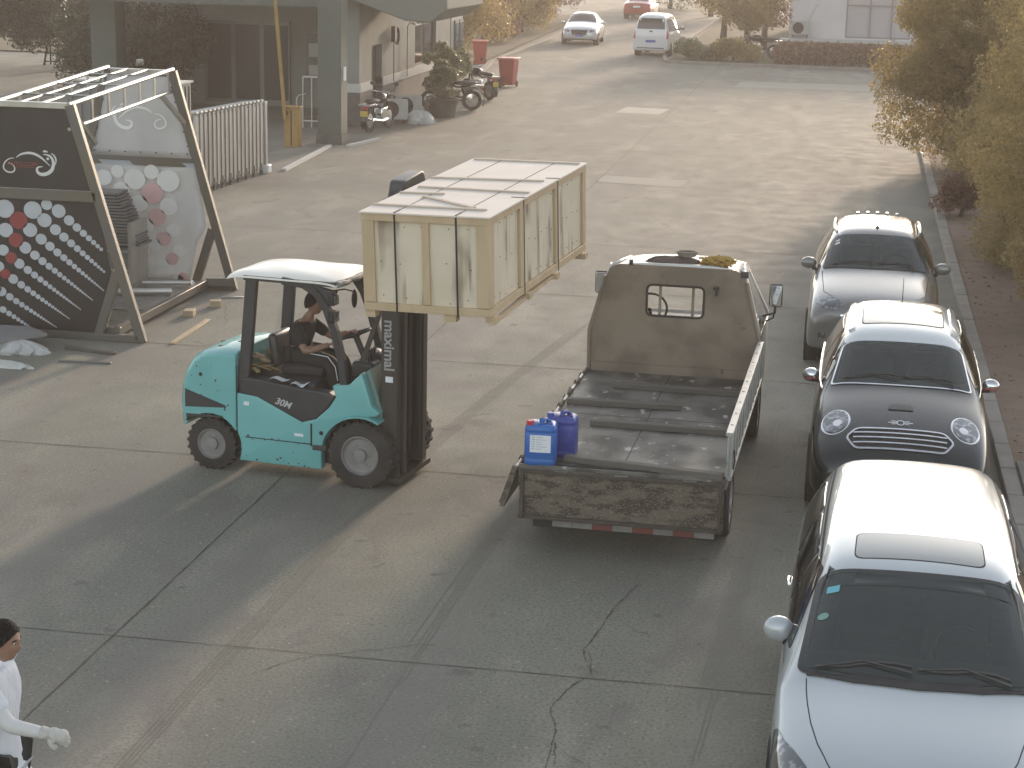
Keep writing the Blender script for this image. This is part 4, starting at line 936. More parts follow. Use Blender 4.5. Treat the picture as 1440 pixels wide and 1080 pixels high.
# ---- black hatchback with white roof
PBK = mat('black green paint', (.010, .017, .016), .22, .0, coat=.35, var=(.016, .024, .022), scale=3); PWR = mat('white roof paint', (.55, .57, .57), .22, coat=1.)
t = empty('small_hatchback', 'black small hatchback with white roof, chrome rimmed headlights and slatted grille', 'car', (.67, 19.88, 0), R(-.5), 'cars parked along the right kerb')
st = [(-1.90, .62, .34, .50, .52, .60, .38, .02), (-1.86, .76, .25, .58, .64, .68, .46, .02), (-1.74, .84, .22, .68, .72, .775, .52, .025), (-1.45, .88, .2, .80, .77, .895, .58, .035), (-1.1, .89, .2, .90, .80, 1.0, .64, .05), (-.82, .89, .2, .94, .82, 1.06, .67, .06),
      (-.62, .893, .2, .96, .83, 1.10, .69, .06), (-.50, .895, .2, .97, .83, 1.16, .68, .07), (-.16, .895, .2, 1.0, .84, 1.37, .64, .08), (.12, .895, .2, 1.01, .84, 1.50, .62, .075), (.28, .895, .2, 1.02, .84, 1.54, .615, .07), (.9, .895, .2, 1.03, .84, 1.60, .605, .06), (1.55, .895, .2, 1.04, .83, 1.60, .58, .06),
      (1.86, .89, .22, 1.04, .82, 1.53, .57, .06), (2.02, .88, .25, 1.0, .80, 1.12, .64, .05), (2.10, .84, .3, .9, .76, .95, .62, .03), (2.14, .76, .36, .8, .7, .82, .56, .02)]
SRC = car_shell(st, 3); bv = bvh_of(SRC); me = SRC.copy(); PR = [(-.53, .62), (-.53, 1.9), (.04, 1.9), (.04, 1.45), (1.3, 1.45), (1.3, .62)]; me = cut_arches(me, (-1.10, 1.31), .36, .895); cabin(t, PR, .57, -.53, 1.02, .55, 1.22); BODY = (me, PBK); arch_liner(t, (-1.10, 1.31), .36, .895)
for x in (-.765, .765):
    for y in (-1.10, 1.31): wheel(t, x, y, .325)
rf = roundpoly([(-.60, .06), (.60, .06), (.60, 1.0), (.55, 1.86), (-.55, 1.86), (-.60, 1.0)], .06)
rf = [(x, y-.05*(1-(x/.6)**2)*(y < .5)) for x, y in dense(rf, .05)]
ro = decal('roof', PWR, t, bv, 'top', rf, .008, rings=12)
sr = roundpoly([(-.42, .42), (.42, .42), (.42, 1.14), (-.42, 1.14)], .06)
o = decal('sunroof', mat('panorama glass', (.09, .10, .09), .05, coat=.5), ro, bv, 'top', sr, .014)
decal('sunroof_seal', M['seam'], ro, bv, 'top', [(x*1.025, (y-.78)*1.025+.78) for x, y in sr], .010)
for s_ in (-1, 1): decal('roof_strake', PWR, ro, bv, 'top', roundpoly([(s_*.5, .30), (s_*.56, .30), (s_*.55, 1.5), (s_*.5, 1.5)], .02), .03, thick=.025)
ws = roundpoly([(-.70, -.52), (.70, -.52), (.60, .07), (-.60, .07)], .05); ws = [(x, y-.07*(1-(x/.7)**2)) for x, y in dense(ws, .05)]; put_body(t, ws)
q = MB(); seam(q, bv, 'top', [(x*1.012, y-.012*(y < -.4)) for x, y in ws], .02, .008, .05, True); q.build('windscreen_trim', M['chrome'], t); q = MB(); seam(q, bv, 'top', [(x*.975, (y+.22)*.97-.22) for x, y in ws], .045, .007, .05, True); q.build('windscreen_border', M['darkplastic'], t); gl_ = decal('windscreen', M['screen'], t, bv, 'top', ws, .009)
wipers(t, bv, .66, -.53)
for s_ in (-1, 1):
    v = 'left' if s_ < 0 else 'right'
    decal('side_window', M['sideglass'], t, bv, v, roundpoly([(-.38, 1.05), (.55, 1.06), (.55, 1.42), (.1, 1.42)], .04), .006); decal('side_window', M['sideglass'], t, bv, v, roundpoly([(.6, 1.06), (1.65, 1.08), (1.6, 1.40), (.6, 1.42)], .04), .006)
    for rr, mm, of, nm in ((.158, M['chrome'], .006, 'headlight_ring'), (.138, M['lamp'], .016, 'headlight')):
        ol = [(s_*.63+rr*cos(a)*.9, -1.34+rr*1.35*sin(a)) for a in [i*pi/16 for i in range(32)]]; ho = decal(nm, mm, t, bv, 'top', ol, of)
    ol = [(s_*.61+.045*cos(a), -1.39+.055*sin(a)) for a in [i*pi/8 for i in range(16)]]; decal('projector', M['chrome'], ho, bv, 'top', ol, .02)
    MB().tube([cast(bv, v, (yy, 1.0+.01*yy), .004) for yy in (-.45, 0, .6, 1.2, 1.7)], .009, 6).build('waist_trim', M['chrome'], t)
gr = roundpoly([(-.52, -1.62), (-.42, -1.49), (.42, -1.49), (.52, -1.62), (.43, -1.77), (-.43, -1.77)], .05)
go = decal('grille', M['black'], t, bv, 'top', gr, .004); q = MB(); seam(q, bv, 'top', gr, .02, .012, closed=True)
for z in (-1.56, -1.63, -1.70): seam(q, bv, 'top', [(-.45, z), (.45, z)], .018, .014)
q.build('grille_slats', M['chrome'], go, smooth=180)
decal('lower_grille', M['black'], t, bv, 'front', roundpoly([(-.5, .30), (.5, .30), (.42, .40), (-.42, .40)], .03), .005)
# winged badge on the bonnet
q = MB()
seam(q, bv, 'top', [(.035*cos(a), -1.38+.04*sin(a)) for a in [i*pi/8 for i in range(16)]], .010, .008, closed=True)
for s_ in (-1, 1):
    for dz in (0, .022, -.022): seam(q, bv, 'top', [(s_*.04, -1.38+dz), (s_*(.12-abs(dz)*1.5), -1.38+dz*1.2)], .010, .008, .02)
q.build('badge', M['chrome'], t, smooth=180)
decal('bonnet_scoop', M['blackgloss'], t, bv, 'top', roundpoly([(-.13, -1.14), (.13, -1.14), (.10, -1.03), (-.10, -1.03)], .03), .01)
for s_ in (-1, 1):
    mo = MB().ball((s_*.93, -.10, 1.05), 1, 18, 12, (.09, .07, .075)).build('door_mirror', M['chrome'], t, smooth=180); MB().tube([(s_*.84, -.12, 1.0), (s_*.93, -.10, 1.0)], .025, 6).build('stalk', M['darkplastic'], mo)
    MB().box(s_*.93-.07, s_*.93+.07, -.172, -.16, 1.02, 1.032).build('mirror_band', M['redlamp'], mo)
q = MB()
for s_ in (-1, 1):
    seam(q, bv, 'left' if s_ < 0 else 'right', [(-.45, .3), (-.42, .98)], .006); seam(q, bv, 'left' if s_ < 0 else 'right', [(.58, .3), (.58, 1.0)], .006)
q.build('panel_gaps', M['seam'], t, smooth=None)
a_ = cast(bv, 'top', (.0, 1.5), 0); MB().tube([a_, a_+Vector((0, .09, .26))], [.006, .003], 5).build('aerial', M['black'], t)
MB().tube([(.0, -.62, 1.09), (.0, -.62, 1.1)], .01, 5).build('washer_jet', M['black'], t)

# ---- compact car with roof rails (farthest of the three)
PGR = mat('silver grey paint', (.20, .193, .18), .26, .35, var=(.17, .163, .15), scale=1.5, coat=1.)
t = empty('rail_roof_car', 'silver grey car with roof rails and a roof aerial, farthest of the three parked cars', 'car', (.44, 26.62, 0), R(-.3), 'cars parked along the right kerb')
st = [(-2.10, .68, .34, .66, .62, .76, .48, .02), (-2.05, .80, .27, .76, .72, .87, .58, .03), (-1.88, .86, .24, .86, .75, .97, .62, .04), (-1.5, .865, .22, .94, .79, 1.05, .66, .04), (-1.05, .88, .22, .99, .81, 1.12, .68, .05),
      (-.82, .882, .22, 1.02, .82, 1.17, .69, .06), (-.70, .882, .22, 1.03, .825, 1.24, .68, .07), (-.35, .882, .22, 1.05, .83, 1.45, .63, .08), (-.06, .882, .22, 1.06, .83, 1.58, .60, .08), (.12, .882, .22, 1.07, .83, 1.62, .595, .075), (.8, .882, .22, 1.08, .83, 1.655, .58, .07), (1.4, .88, .22, 1.09, .82, 1.63, .56, .07),
      (1.68, .875, .24, 1.09, .81, 1.55, .55, .07), (1.85, .87, .26, 1.05, .80, 1.2, .62, .05), (1.95, .83, .32, .95, .76, 1.0, .62, .03), (1.99, .75, .4, .85, .7, .88, .56, .02)]
SRC = car_shell(st, 3); bv = bvh_of(SRC); me = SRC.copy(); PR = [(-.73, .68), (-.73, 1.95), (-.12, 1.95), (-.12, 1.52), (1.2, 1.52), (1.2, .68)]; me = cut_arches(me, (-1.3, 1.22), .37, .882); cabin(t, PR, .56, -.73, 1.08, .4, 1.3); BODY = (me, PGR); arch_liner(t, (-1.3, 1.22), .37, .882)
for x in (-.75, .75):
    for y in (-1.3, 1.22): wheel(t, x, y, .335)
ws = roundpoly([(-.70, -.73), (.70, -.73), (.60, -.07), (-.60, -.07)], .06); ws = [(x, y-.08*(1-(x/.7)**2)) for x, y in dense(ws, .05)]; put_body(t, ws)
q = MB(); seam(q, bv, 'top', [(x*.985, (y+.4)*.98-.4) for x, y in ws], .05, .007, .05, True); q.build('windscreen_border', M['darkplastic'], t); g_ = decal('windscreen', M['screen'], t, bv, 'top', ws, .009); wipers(t, bv, .66, -.75)
decal('sticker', M['paper'], g_, bv, 'top', [(-.56, -.30), (-.50, -.30), (-.495, -.26), (-.555, -.26)], .012, rings=2, thick=.001); decal('sticker', M['paper'], g_, bv, 'top', [(-.555, -.23), (-.5, -.23), (-.495, -.2), (-.55, -.2)], .012, rings=2, thick=.001)
for s_ in (-1, 1):
    v = 'left' if s_ < 0 else 'right'
    decal('side_window', M['sideglass'], t, bv, v, roundpoly([(-.52, 1.11), (.38, 1.12), (.38, 1.5), (-.05, 1.5)], .04), .006); decal('side_window', M['sideglass'], t, bv, v, roundpoly([(.44, 1.12), (1.5, 1.16), (1.4, 1.48), (.44, 1.5)], .05), .006)
    hl = roundpoly([(s_*.40, -1.99), (s_*.48, -1.86), (s_*.70, -1.73), (s_*.765, -1.66), (s_*.77, -1.8), (s_*.68, -1.98), (s_*.5, -2.06)], .03)
    decal('headlight', M['lamp'], t, bv, 'top', hl, .008)
    decal('fog_lamp', M['lamp'], t, bv, 'front', roundpoly([(s_*.6, .44), (s_*.7, .44), (s_*.7, .52), (s_*.6, .52)], .02), .008)
go = decal('grille', M['black'], t, bv, 'front', roundpoly([(-.46, .42), (.46, .42), (.36, .68), (-.36, .68)], .04), .005); q = MB()
for z in (.46, .52, .58, .64): seam(q, bv, 'front', [(-.38, z), (.38, z)], .014, .014)
seam(q, bv, 'front', [(-.42, .76), (.42, .76)], .02, .01); q.build('grille_slats', M['chrome'], go, smooth=180)
mirror_part(t, PGR, (.82, -.38, 1.06), (.91, -.36, 1.14), (.11, .07, .08))
roof_rails(t, bv, .57, .1, 1.55, M['steel'])
q = MB()
for k in range(5):
    p = cast(bv, 'top', (-.28+k*.14, 1.38), .01); q.box(p.x-.025, p.x+.025, p.y-.05, p.y+.05, p.z-.01, p.z+.022)
q.build('roof_ribs', PGR, t, bevel=.006)
a_ = cast(bv, 'top', (0, .10), 0); q = MB().tube([a_+Vector((0, 0, .005)), a_+Vector((0, .1, .17))], [.006, .003], 5); q.ball(a_, .025); q.build('aerial', M['black'], t)
q = MB()
for s_ in (-1, 1):
    seam(q, bv, 'top', [(s_*.45, -1.95), (s_*.66, -1.6), (s_*.70, -1.0), (s_*.71, -.78)], .008)
    for yy in (-.55, .41): seam(q, bv, 'left' if s_ < 0 else 'right', [(yy, .35), (yy, 1.05)], .007)
q.build('panel_gaps', M['seam'], t, smooth=None)

# ---- three cars far up the yard
def far_car(name, label, cat, loc_, rz, st, paint, r, axles, w, glass, rear=False, extra=None):
    t = empty(name, label, cat, loc_, rz, None); me = car_shell(st, 2); bv = bvh_of(me); SRC_ = me.copy(); me = cut_arches(me, axles, r*1.1, w); o_ = link('body', me, paint, t, 40); smooth_like(o_, SRC_); arch_liner(t, axles, r*1.1, w)
    for x in (-w+.11, w-.11):
        for y in axles: wheel(t, x, y, r)
    for nm, v, ol in glass: decal(nm, M['sideglass'], t, bv, v, roundpoly(ol, .05), .008, rings=5)
    if extra: extra(t, bv)
    return t
sed = [(-2.28, .58, .34, .52, .52, .62, .42, .02), (-2.2, .74, .26, .62, .68, .74, .54, .03), (-1.9, .84, .2, .74, .78, .88, .64, .04), (-1.1, .885, .2, .88, .83, 1.0, .70, .05), (-.85, .89, .2, .92, .84, 1.06, .70, .06), (-.35, .89, .2, .95, .84, 1.32, .62, .07), (0, .89, .2, .96, .84, 1.44, .58, .07), (.5, .89, .2, .97, .84, 1.47, .57, .06),
       (1.0, .89, .2, .98, .83, 1.42, .56, .06), (1.6, .88, .22, .98, .82, 1.14, .6, .05), (1.9, .87, .24, .98, .8, 1.05, .62, .04), (2.2, .82, .3, .93, .76, .98, .6, .03), (2.27, .74, .36, .8, .7, .84, .56, .02)]
def ex(t, bv):
    for s_ in (-1, 1):
        decal('headlight', M['lamp'], t, bv, 'front', roundpoly([(s_*.45, .6), (s_*.72, .66), (s_*.76, .78), (s_*.5, .72)], .03), .01, rings=3)
    decal('grille', M['blackgloss'], t, bv, 'front', roundpoly([(-.34, .5), (.34, .5), (.4, .72), (-.4, .72)], .03), .01, rings=3); decal('plate', M['plate'], t, bv, 'front', [(-.2, .42), (.2, .42), (.2, .52), (-.2, .52)], .02, rings=3)
    mirror_part(t, M['chrome'], (.8, -.6, .95), (.97, -.6, 1.0), (.1, .06, .07))
far_car('saloon_car', 'silver saloon facing the camera beside the left kerb, far up the yard', 'car', (-13.15, 92.6, 0), R(3), sed, mat('bright silver paint', (.5, .52, .54), .25, .4, coat=1), .31, (-1.4, 1.3), .89,
        [('windscreen', 'top', [(-.68, -.84), (.68, -.84), (.57, -.02), (-.57, -.02)]), ('side_window', 'right', [(-.4, 1.0), (1.2, 1.02), (.9, 1.34), (0, 1.36)]), ('side_window', 'left', [(-.4, 1.0), (1.2, 1.02), (.9, 1.34), (0, 1.36)])], extra=ex)
def ex2(t, bv):
    for s_ in (-1, 1): decal('tail_lamp', M['redlamp'], t, bv, 'back', roundpoly([(s_*.5, .8), (s_*.78, .8), (s_*.78, .95), (s_*.5, .92)], .03), .01, rings=3)
    decal('plate', M['paper'], t, bv, 'back', [(-.22, .72), (.22, .72), (.22, .83), (-.22, .83)], .02, rings=3); mirror_part(t, M['redlamp'], (.8, -.6, .95), (.97, -.6, 1.0), (.1, .06, .07))
far_car('saloon_car', 'dark red saloon driving away at the far end of the road', 'car', (-13.3, 119.2, 0), R(178), sed, mat('red paint', (.30, .035, .025), .25, .2, coat=1), .31, (-1.4, 1.3), .89,
        [('rear_window', 'top', [(-.56, 1.12), (.56, 1.12), (.58, 1.62), (-.58, 1.62)]), ('side_window', 'left', [(-.4, 1.0), (1.2, 1.02), (.9, 1.34), (0, 1.36)])], extra=ex2)
van = [(-1.98, .6, .34, .62, .56, .7, .46, .02), (-1.92, .74, .26, .74, .68, .84, .56, .03), (-1.7, .79, .2, .86, .74, .98, .62, .05), (-1.45, .8, .2, .95, .76, 1.12, .64, .06), (-.95, .8, .2, 1.0, .765, 1.62, .62, .07), (-.75, .8, .2, 1.02, .765, 1.78, .62, .06), (0, .8, .2, 1.03, .765, 1.86, .63, .06), (1.2, .8, .2, 1.03, .765, 1.86, .63, .06),
       (1.8, .8, .22, 1.03, .76, 1.80, .61, .07), (1.93, .79, .24, 1.0, .75, 1.45, .66, .05), (1.98, .78, .28, .9, .74, 1.05, .68, .03), (2.0, .72, .32, .8, .68, .9, .6, .02)]
def ex3(t, bv):
    for s_ in (-1, 1): decal('tail_lamp', M['redlamp'], t, bv, 'back', roundpoly([(s_*.68, .78), (s_*.77, .78), (s_*.77, 1.12), (s_*.70, 1.12)], .03), .012, rings=3)
    decal('emblem', M['darkplastic'], t, bv, 'back', [(.09*cos(a), 1.1+.035*sin(a)) for a in [i*pi/6 for i in range(12)]], .012, rings=3); decal('plate', M['plate'], t, bv, 'back', [(-.22, .62), (.22, .62), (.22, .73), (-.22, .73)], .012, rings=3)
    decal('bumper_line', M['darkplastic'], t, bv, 'back', [(-.6, .36), (.6, .36), (.6, .40), (-.6, .40)], .012, rings=3); mirror_part(t, M['blackgloss'], (.72, -1.2, 1.05), (.95, -1.2, 1.15), (.09, .06, .11))
far_car('minivan', 'white minivan seen from behind in the middle of the far road', 'van', (-8.85, 86.1, 0), R(177), van, mat('white van paint', (.62, .63, .63), .3, coat=.8), .29, (-1.25, 1.2), .8,
        [('rear_window', 'back', [(-.62, 1.2), (.62, 1.2), (.55, 1.66), (-.55, 1.66)]), ('side_window', 'left', [(-.9, 1.1), (.1, 1.1), (.1, 1.6), (-.75, 1.6)]), ('side_window', 'left', [(.2, 1.1), (1.6, 1.1), (1.5, 1.6), (.2, 1.6)]), ('side_window', 'right', [(-.9, 1.1), (1.6, 1.1), (1.5, 1.6), (-.75, 1.6)])], extra=ex3)
# ------------------------------------------------------------------ forklift (local: forks towards +x, camera side is -y)
TEAL = mat('teal paint', (.15, .43, .42), .45, var=(.11, .34, .33), scale=2.5, coat=.5, rvar=.2, spots=(9, .68, (.10, .085, .06)))
FDARK = mat('forklift dark plastic', (.028, .03, .032), .5, var=(.05, .05, .05), scale=4)
MAST = mat('mast steel', (.03, .027, .025), .45, var=(.06, .05, .042), scale=3, stretch=(1, 1, .3), spots=(6, .68, (.09, .06, .04)))
t = FL = empty('forklift', 'teal forklift with white sheeted roof lifting the wooden crate', 'forklift', (-4.565, 18.5, 0), R(-8.15))
# counterweight: side profile lofted across, rounded tail
prof = [(-1.46, .45), (-1.46, 1.30), (-1.62, 1.30), (-1.82, 1.27), (-1.96, 1.20), (-2.06, 1.06), (-2.10, .88), (-2.12, .68), (-2.10, .46)]
ys = [-.56, -.545, -.49, -.36, 0, .36, .49, .545, .56]; V = []
for y in ys:
    e = (abs(y)/.56)
    for x, z in prof:
        k = max(0, (-1.46-x)/.66); V.append((x-.05*k+k*.10*e**5, y, z-(.05*e**6 if z > 1 else 0)))
n = len(prof); F = [(i*n+k, i*n+(k+1) % n, (i+1)*n+(k+1) % n, (i+1)*n+k) for i in range(len(ys)-1) for k in range(n)] + [tuple(range(n)), tuple(reversed(range((len(ys)-1)*n, len(ys)*n)))]
mb = MB(); mb.add(V, F); o = mb.build('cw', None, bevel=.035, seg=4, smooth=None); me = baked(o)
def cutcyl(me, cyls):
    o = bpy.data.objects.new('b', me); COL.objects.link(o); cs = []
    for (x, z, r, y0, y1) in cyls:
        c = MB().lathe([(r, y0), (r, y1)], (x, 0, z), 'y', 48).build('c', None, smooth=None); cs.append(c); k = o.modifiers.new('b', 'BOOLEAN'); k.object = c; k.operation = 'DIFFERENCE'; k.solver = 'EXACT'
    m = baked(o)
    for c in cs: bpy.data.objects.remove(c)
    return m
bvc = bvh_of(me)
me = cutcyl(me, [(-1.76, .27, .345, -.7, -.26), (-1.76, .27, .345, .26, .7)]); cwo = link('counterweight', me, TEAL, t, 35)
DIRS['near'] = (Vector((0, 1, 0)), lambda p: Vector((p[0], -3, p[1])))
decal('dark_wedge', FDARK, cwo, bvc, 'near', [(-2.10, .87), (-1.58, .715), (-1.57, .69), (-2.10, .655)], .003, rings=4, thick=.004)
decal('dark_skirt', FDARK, cwo, bvc, 'near', [(-2.09, .585), (-1.62, .60), (-1.60, .575), (-2.0, .565), (-2.08, .48)], .003, rings=4, thick=.004)
q = MB()
for x, y in ((-1.75, -.3), (-1.62, -.1), (-1.7, .25), (-1.85, -.05)): q.lathe([(.03, 0), (.03, .006)], tuple(cast(bvc, 'top', (x, y), -.003)), 'z', 14)
c_ = cast(bvc, 'near', (-1.86, 1.02), -.004); q.lathe([(.022, 0), (.022, .006)], (c_.x, c_.y-.004, c_.z), 'y', 12); q.build('bolt_holes', M['seam'], cwo)
MB().lathe([(.02, 0), (.02, .02)], (-2.1, 0, .9), 'x').build('tow_pin', M['steel'], t)
# chassis side
ch = [(-1.45, .14), (-.50, .14), (-.50, .36), (-.46, .50), (-.36, .63), (-.22, .71), (-.07, .74), (.10, .76), (.14, .80), (.05, .86), (-.06, 1.20), (-.20, 1.06), (-.38, 1.04), (-.34, .92), (-.42, .80), (-.56, .67), (-.72, .62), (-1.22, .84), (-1.45, .86)]
cut = [(-1.76, .27, .36, -.9, .9), (-.06, .33, .42, -.9, .9)]
cho = link('chassis', cutcyl(baked(MB().prism(ch, -.555, -.44, 'y').build('chs', None, bevel=.015, seg=3, smooth=None)), cut), TEAL, t, 35)
link('chassis', cutcyl(baked(MB().prism(ch, .44, .555, 'y').build('chs', None, bevel=.015, seg=3, smooth=None)), cut), TEAL, t, 35)
MB().box(-1.40, -.42, -.44, .44, .18, .62).build('underframe', M['black'], t); MB().box(-.42, .08, -.28, .28, .2, .74).build('axle_housing', M['black'], t)
q = MB(); q.box(-1.458, -1.45, -.552, -.545, .5, 1.15); q.box(-1.36, -.6, -.558, -.553, .395, .405); q.box(-.62, -.60, -.558, -.553, .38, .62)
q.build('panel_gap', M['seam'], cho); MB().box(-.60, -.44, -.562, -.5, .34, .40).build('step', FDARK, cho, bevel=.01)
MB().lathe([(.022, 0), (.022, .01)], (-.50, -.56, .53), 'y').build('filler_hole', M['seam'], cho)
# fenders over the front wheels
f = MB()
for s_ in (-1, 1):
    arc = [(-.06-.43*sin(a), .33+.43*cos(a)) for a in [R(d) for d in range(-28, 80, 9)]]
    for i in range(len(arc)-1):
        a, b = arc[i], arc[i+1]; y0, y1 = (-.60, -.34) if s_ < 0 else (.34, .60)
        f.add([(a[0], y0, a[1]), (b[0], y0, b[1]), (b[0], y1, b[1]), (a[0], y1, a[1]), (a[0], y0, a[1]-.02), (b[0], y0, b[1]-.02), (b[0], y1, b[1]-.02), (a[0], y1, a[1]-.02)], [(0, 1, 2, 3), (7, 6, 5, 4), (0, 4, 5, 1), (3, 2, 6, 7), (0, 3, 7, 4), (1, 5, 6, 2)])
f.build('fender', TEAL, t, smooth=35)
for x, z, w, h in ((-1.37, .74, .06, .04), (-.80, .47, .10, .03)): MB().box(x, x+w, -.5585, -.556, z, z+h).build('warning_label', M['paper'], cho)
GRM = mat('grease', (.05, .045, .035), .8, var=(.09, .07, .05), scale=20); q = MB(); rv = random.Random(12)
for k in range(26):
    x = rv.uniform(-1.4, -.55); z = rv.choice((rv.uniform(.15, .22), rv.uniform(.38, .42), rv.uniform(.2, .8))); r_ = rv.uniform(.003, .011); 
    if z > .62+.0*x and x > -1.2: z = .17
    q.add([(x+r_*rv.uniform(.7, 1.8)*cos(a), -.5575, z+r_*sin(a)) for a in [i*pi/4 for i in range(8)]], [tuple(range(8))])
q.build('paint_chips', GRM, cho, smooth=None); q = MB()
for k in range(14):
    x = rv.uniform(-2.0, -1.5); z = rv.uniform(.6, 1.2); c_ = cast(bvc, 'near', (x, z), .002); r_ = rv.uniform(.004, .014)
    q.add([cast(bvc, 'near', (x+r_*rv.uniform(.7, 1.6)*cos(a), z+r_*sin(a)), .0015) for a in [i*pi/4 for i in range(8)]], [tuple(range(8))])
q.build('paint_chips', GRM, cwo, smooth=None)
# front cowl / dashboard
MB().prism([(-.22, .72), (.12, .72), (.12, .80), (-.02, 1.22), (-.22, 1.04)], -.44, .50, 'y').build('front_cowl', mat('faded teal', (.13, .25, .22), .6, var=(.22, .25, .22), scale=5, spots=(9, .6, (.2, .16, .12))), t, bevel=.012)
MB().box(-.30, -.05, -.26, .40, 1.06, 1.24).build('dashboard', FDARK, t, bevel=.04, seg=3)
MB().ball((-.17, .05, 1.22), .13, sc=(1, 1.4, .8)).build('instrument_pod', FDARK, t, smooth=180)
q = MB()
for y in (-.2, -.13, -.06): q.tube([(-.14, y, 1.18), (-.12, y, 1.34)], .008, 6); q.ball((-.12, y, 1.35), .02)
q.build('levers', M['black'], t)
# engine cover, dark side panel, seat
MB().prism([(-1.43, .85), (-1.22, .83), (-.72, .61), (-.57, .66), (-.43, .79), (-.36, .92), (-.42, .96), (-.66, .97), (-1.30, 1.03), (-1.43, 1.03)], -.545, -.40, 'y').build('side_panel', FDARK, t, bevel=.02, seg=3)
MB().prism([(-1.43, .85), (-1.22, .83), (-.72, .61), (-.57, .66), (-.43, .79), (-.36, .92), (-.42, .96), (-.66, .97), (-1.30, 1.03), (-1.43, 1.03)], .40, .545, 'y').build('side_panel', FDARK, t, bevel=.02, seg=3)
MB().box(-1.43, -.62, -.42, .42, .6, 1.02).build('engine_cover', FDARK, t, bevel=.04); MB().box(-.62, -.2, -.42, .42, .5, .66).build('floor_plate', FDARK, t)
MB().box(-1.10, -.62, -.24, .24, 1.02, 1.14).build('seat_cushion', M['black'], t, bevel=.04, seg=3)
sb = MB().box(-.05, .05, -.22, .22, 0, .36, Matrix.Translation((-1.17, 0, 1.08)) @ Matrix.Rotation(R(-9), 4, 'Y')); sb.build('seat_back', mat('worn seat vinyl', (.03, .03, .03), .35, var=(.09, .09, .085), scale=6), t, bevel=.05, seg=4)
lettering('30M', .10, mat('letter white', (.5, .5, .5), .5), t, (-.93, -.551, .80), (pi/2, R(14), 0), shear=.25, bold=.002)
# clutter on the engine cover
q = MB(); rv = random.Random(4)
for k in range(26):
    c = Vector((rv.uniform(-1.38, -1.2), rv.uniform(-.35, .3), 1.05+rv.random()*.14)); a = rv.uniform(0, 3); d = Vector((cos(a), sin(a), rv.uniform(-.4, .4)))*.13; q.bar(c-d, c+d, .05, .018)
o = q.build('wood_scraps', mat('wood scraps', (.30, .22, .11), .8, var=(.12, .09, .06), scale=9)); o.parent = None
o.matrix_world = Matrix.Translation((-4.565, 18.5, 0)) @ Matrix.Rotation(R(-8.15), 4, 'Z'); tag(o, 'heap of wood scraps piled behind the forklift seat', 'wood scraps')
q = MB(); q.grid(4, 3, lambda u, v: (-1.10+.2*u, -.52+.1*v, 1.035+.015*sin(u*6))); q.grid(4, 3, lambda u, v: (-.86+.14*u+.04*v, -.53+.12*v, 1.0+.02*sin(u*5+v*3)))
o = q.build('paper_scraps', M['paper'], smooth=None); o.matrix_world = Matrix.Translation((-4.565, 18.5, 0)) @ Matrix.Rotation(R(-8.15), 4, 'Z'); tag(o, 'torn pale papers lying on the dark side panel of the forklift', 'paper')
# overhead guard
q = MB()
for s_ in (-1, 1):
    q = MB().bar((-1.405, s_*.49, .80), (-1.30, s_*.47, 2.06), .075, .125, up=(1, 0, 0)); q.build('rear_pillar', FDARK, t, bevel=.012)
    P = [(-.26, .98), (-.30, 1.3), (-.38, 1.6), (-.47, 1.83), (-.57, 1.97), (-.72, 2.05), (-.95, 2.07)]; q = MB()
    for i in range(len(P)-1): q.bar((P[i][0], s_*.485, P[i][1]), (P[i+1][0], s_*.485, P[i+1][1]), .07, .075, up=(1, 0, 0))
    q.prism([(-.35, 2.0), (-.62, 2.05), (-.50, 1.86), (-.45, 1.80)], s_*.485-.02, s_*.485+.02, 'y'); q.build('front_pillar', FDARK, t, smooth=35)
q = MB()
for s_ in (-1, 1): q.bar((-1.38, s_*.48, 2.07), (-.36, s_*.48, 2.07), .07, .05)
for k in range(7): q.bar((-1.35+k*.165, -.48, 2.08), (-1.35+k*.165, .48, 2.08), .05, .035)
q.build('roof_guard', FDARK, t)
TARP = mat('white sheeting', (.80, .77, .68), .45, var=(.72, .69, .60), scale=3, bump=.08, bscale=6, coat=.3)
def tarp(u, v):
    e = max(abs(v-.5)*2, 0)**6; x = -1.56+1.22*u-.06*(v > .97); z = 2.12+.03*sin(pi*u)*sin(pi*v)+.004*sin(u*11+v*5)*sin(v*9)-.045*e-.03*(abs(u-.5)*2)**8
    return (x, -.54+1.08*v, z)
MB().grid(40, 30, tarp).build('roof_sheet', TARP, t, solid=.006, smooth=180)
P = [(-.33, -.5+.1*k, 2.07+.008*sin(k*2.3)) for k in range(11)]; MB().tube(P, [.03+.006*sin(k*1.7) for k in range(11)], 8).build('rolled_sheet', mat('grey sheeting', (.22, .22, .2), .6, bump=.4, bscale=15), t)
# work lamps, mirrors
for z, s in ((1.93, .055), (1.76, .06)):
    l_ = MB().box(-.40, -.33, -.62, -.62+2*s, z-s, z+s); lo_ = l_.build('work_lamp', M['black'], t, bevel=.015); MB().box(-.33, -.322, -.61, -.61+1.8*s, z-s*.85, z+s*.85).build('lens', M['lamp'], lo_)
    MB().bar((-.42, -.49, z), (-.38, -.57, z), .02).build('bracket', M['steel'], lo_)
for s_ in (-1, 1):
    q = MB().ball((-.2, s_*.40, 1.93), .075, sc=(.3, .8, 1.3)); q.tube([(-.42, s_*.47, 2.0), (-.3, s_*.42, 2.02), (-.2, s_*.4, 2.0)], .008, 6); q.build('rear_mirror', M['black'], t, smooth=60)
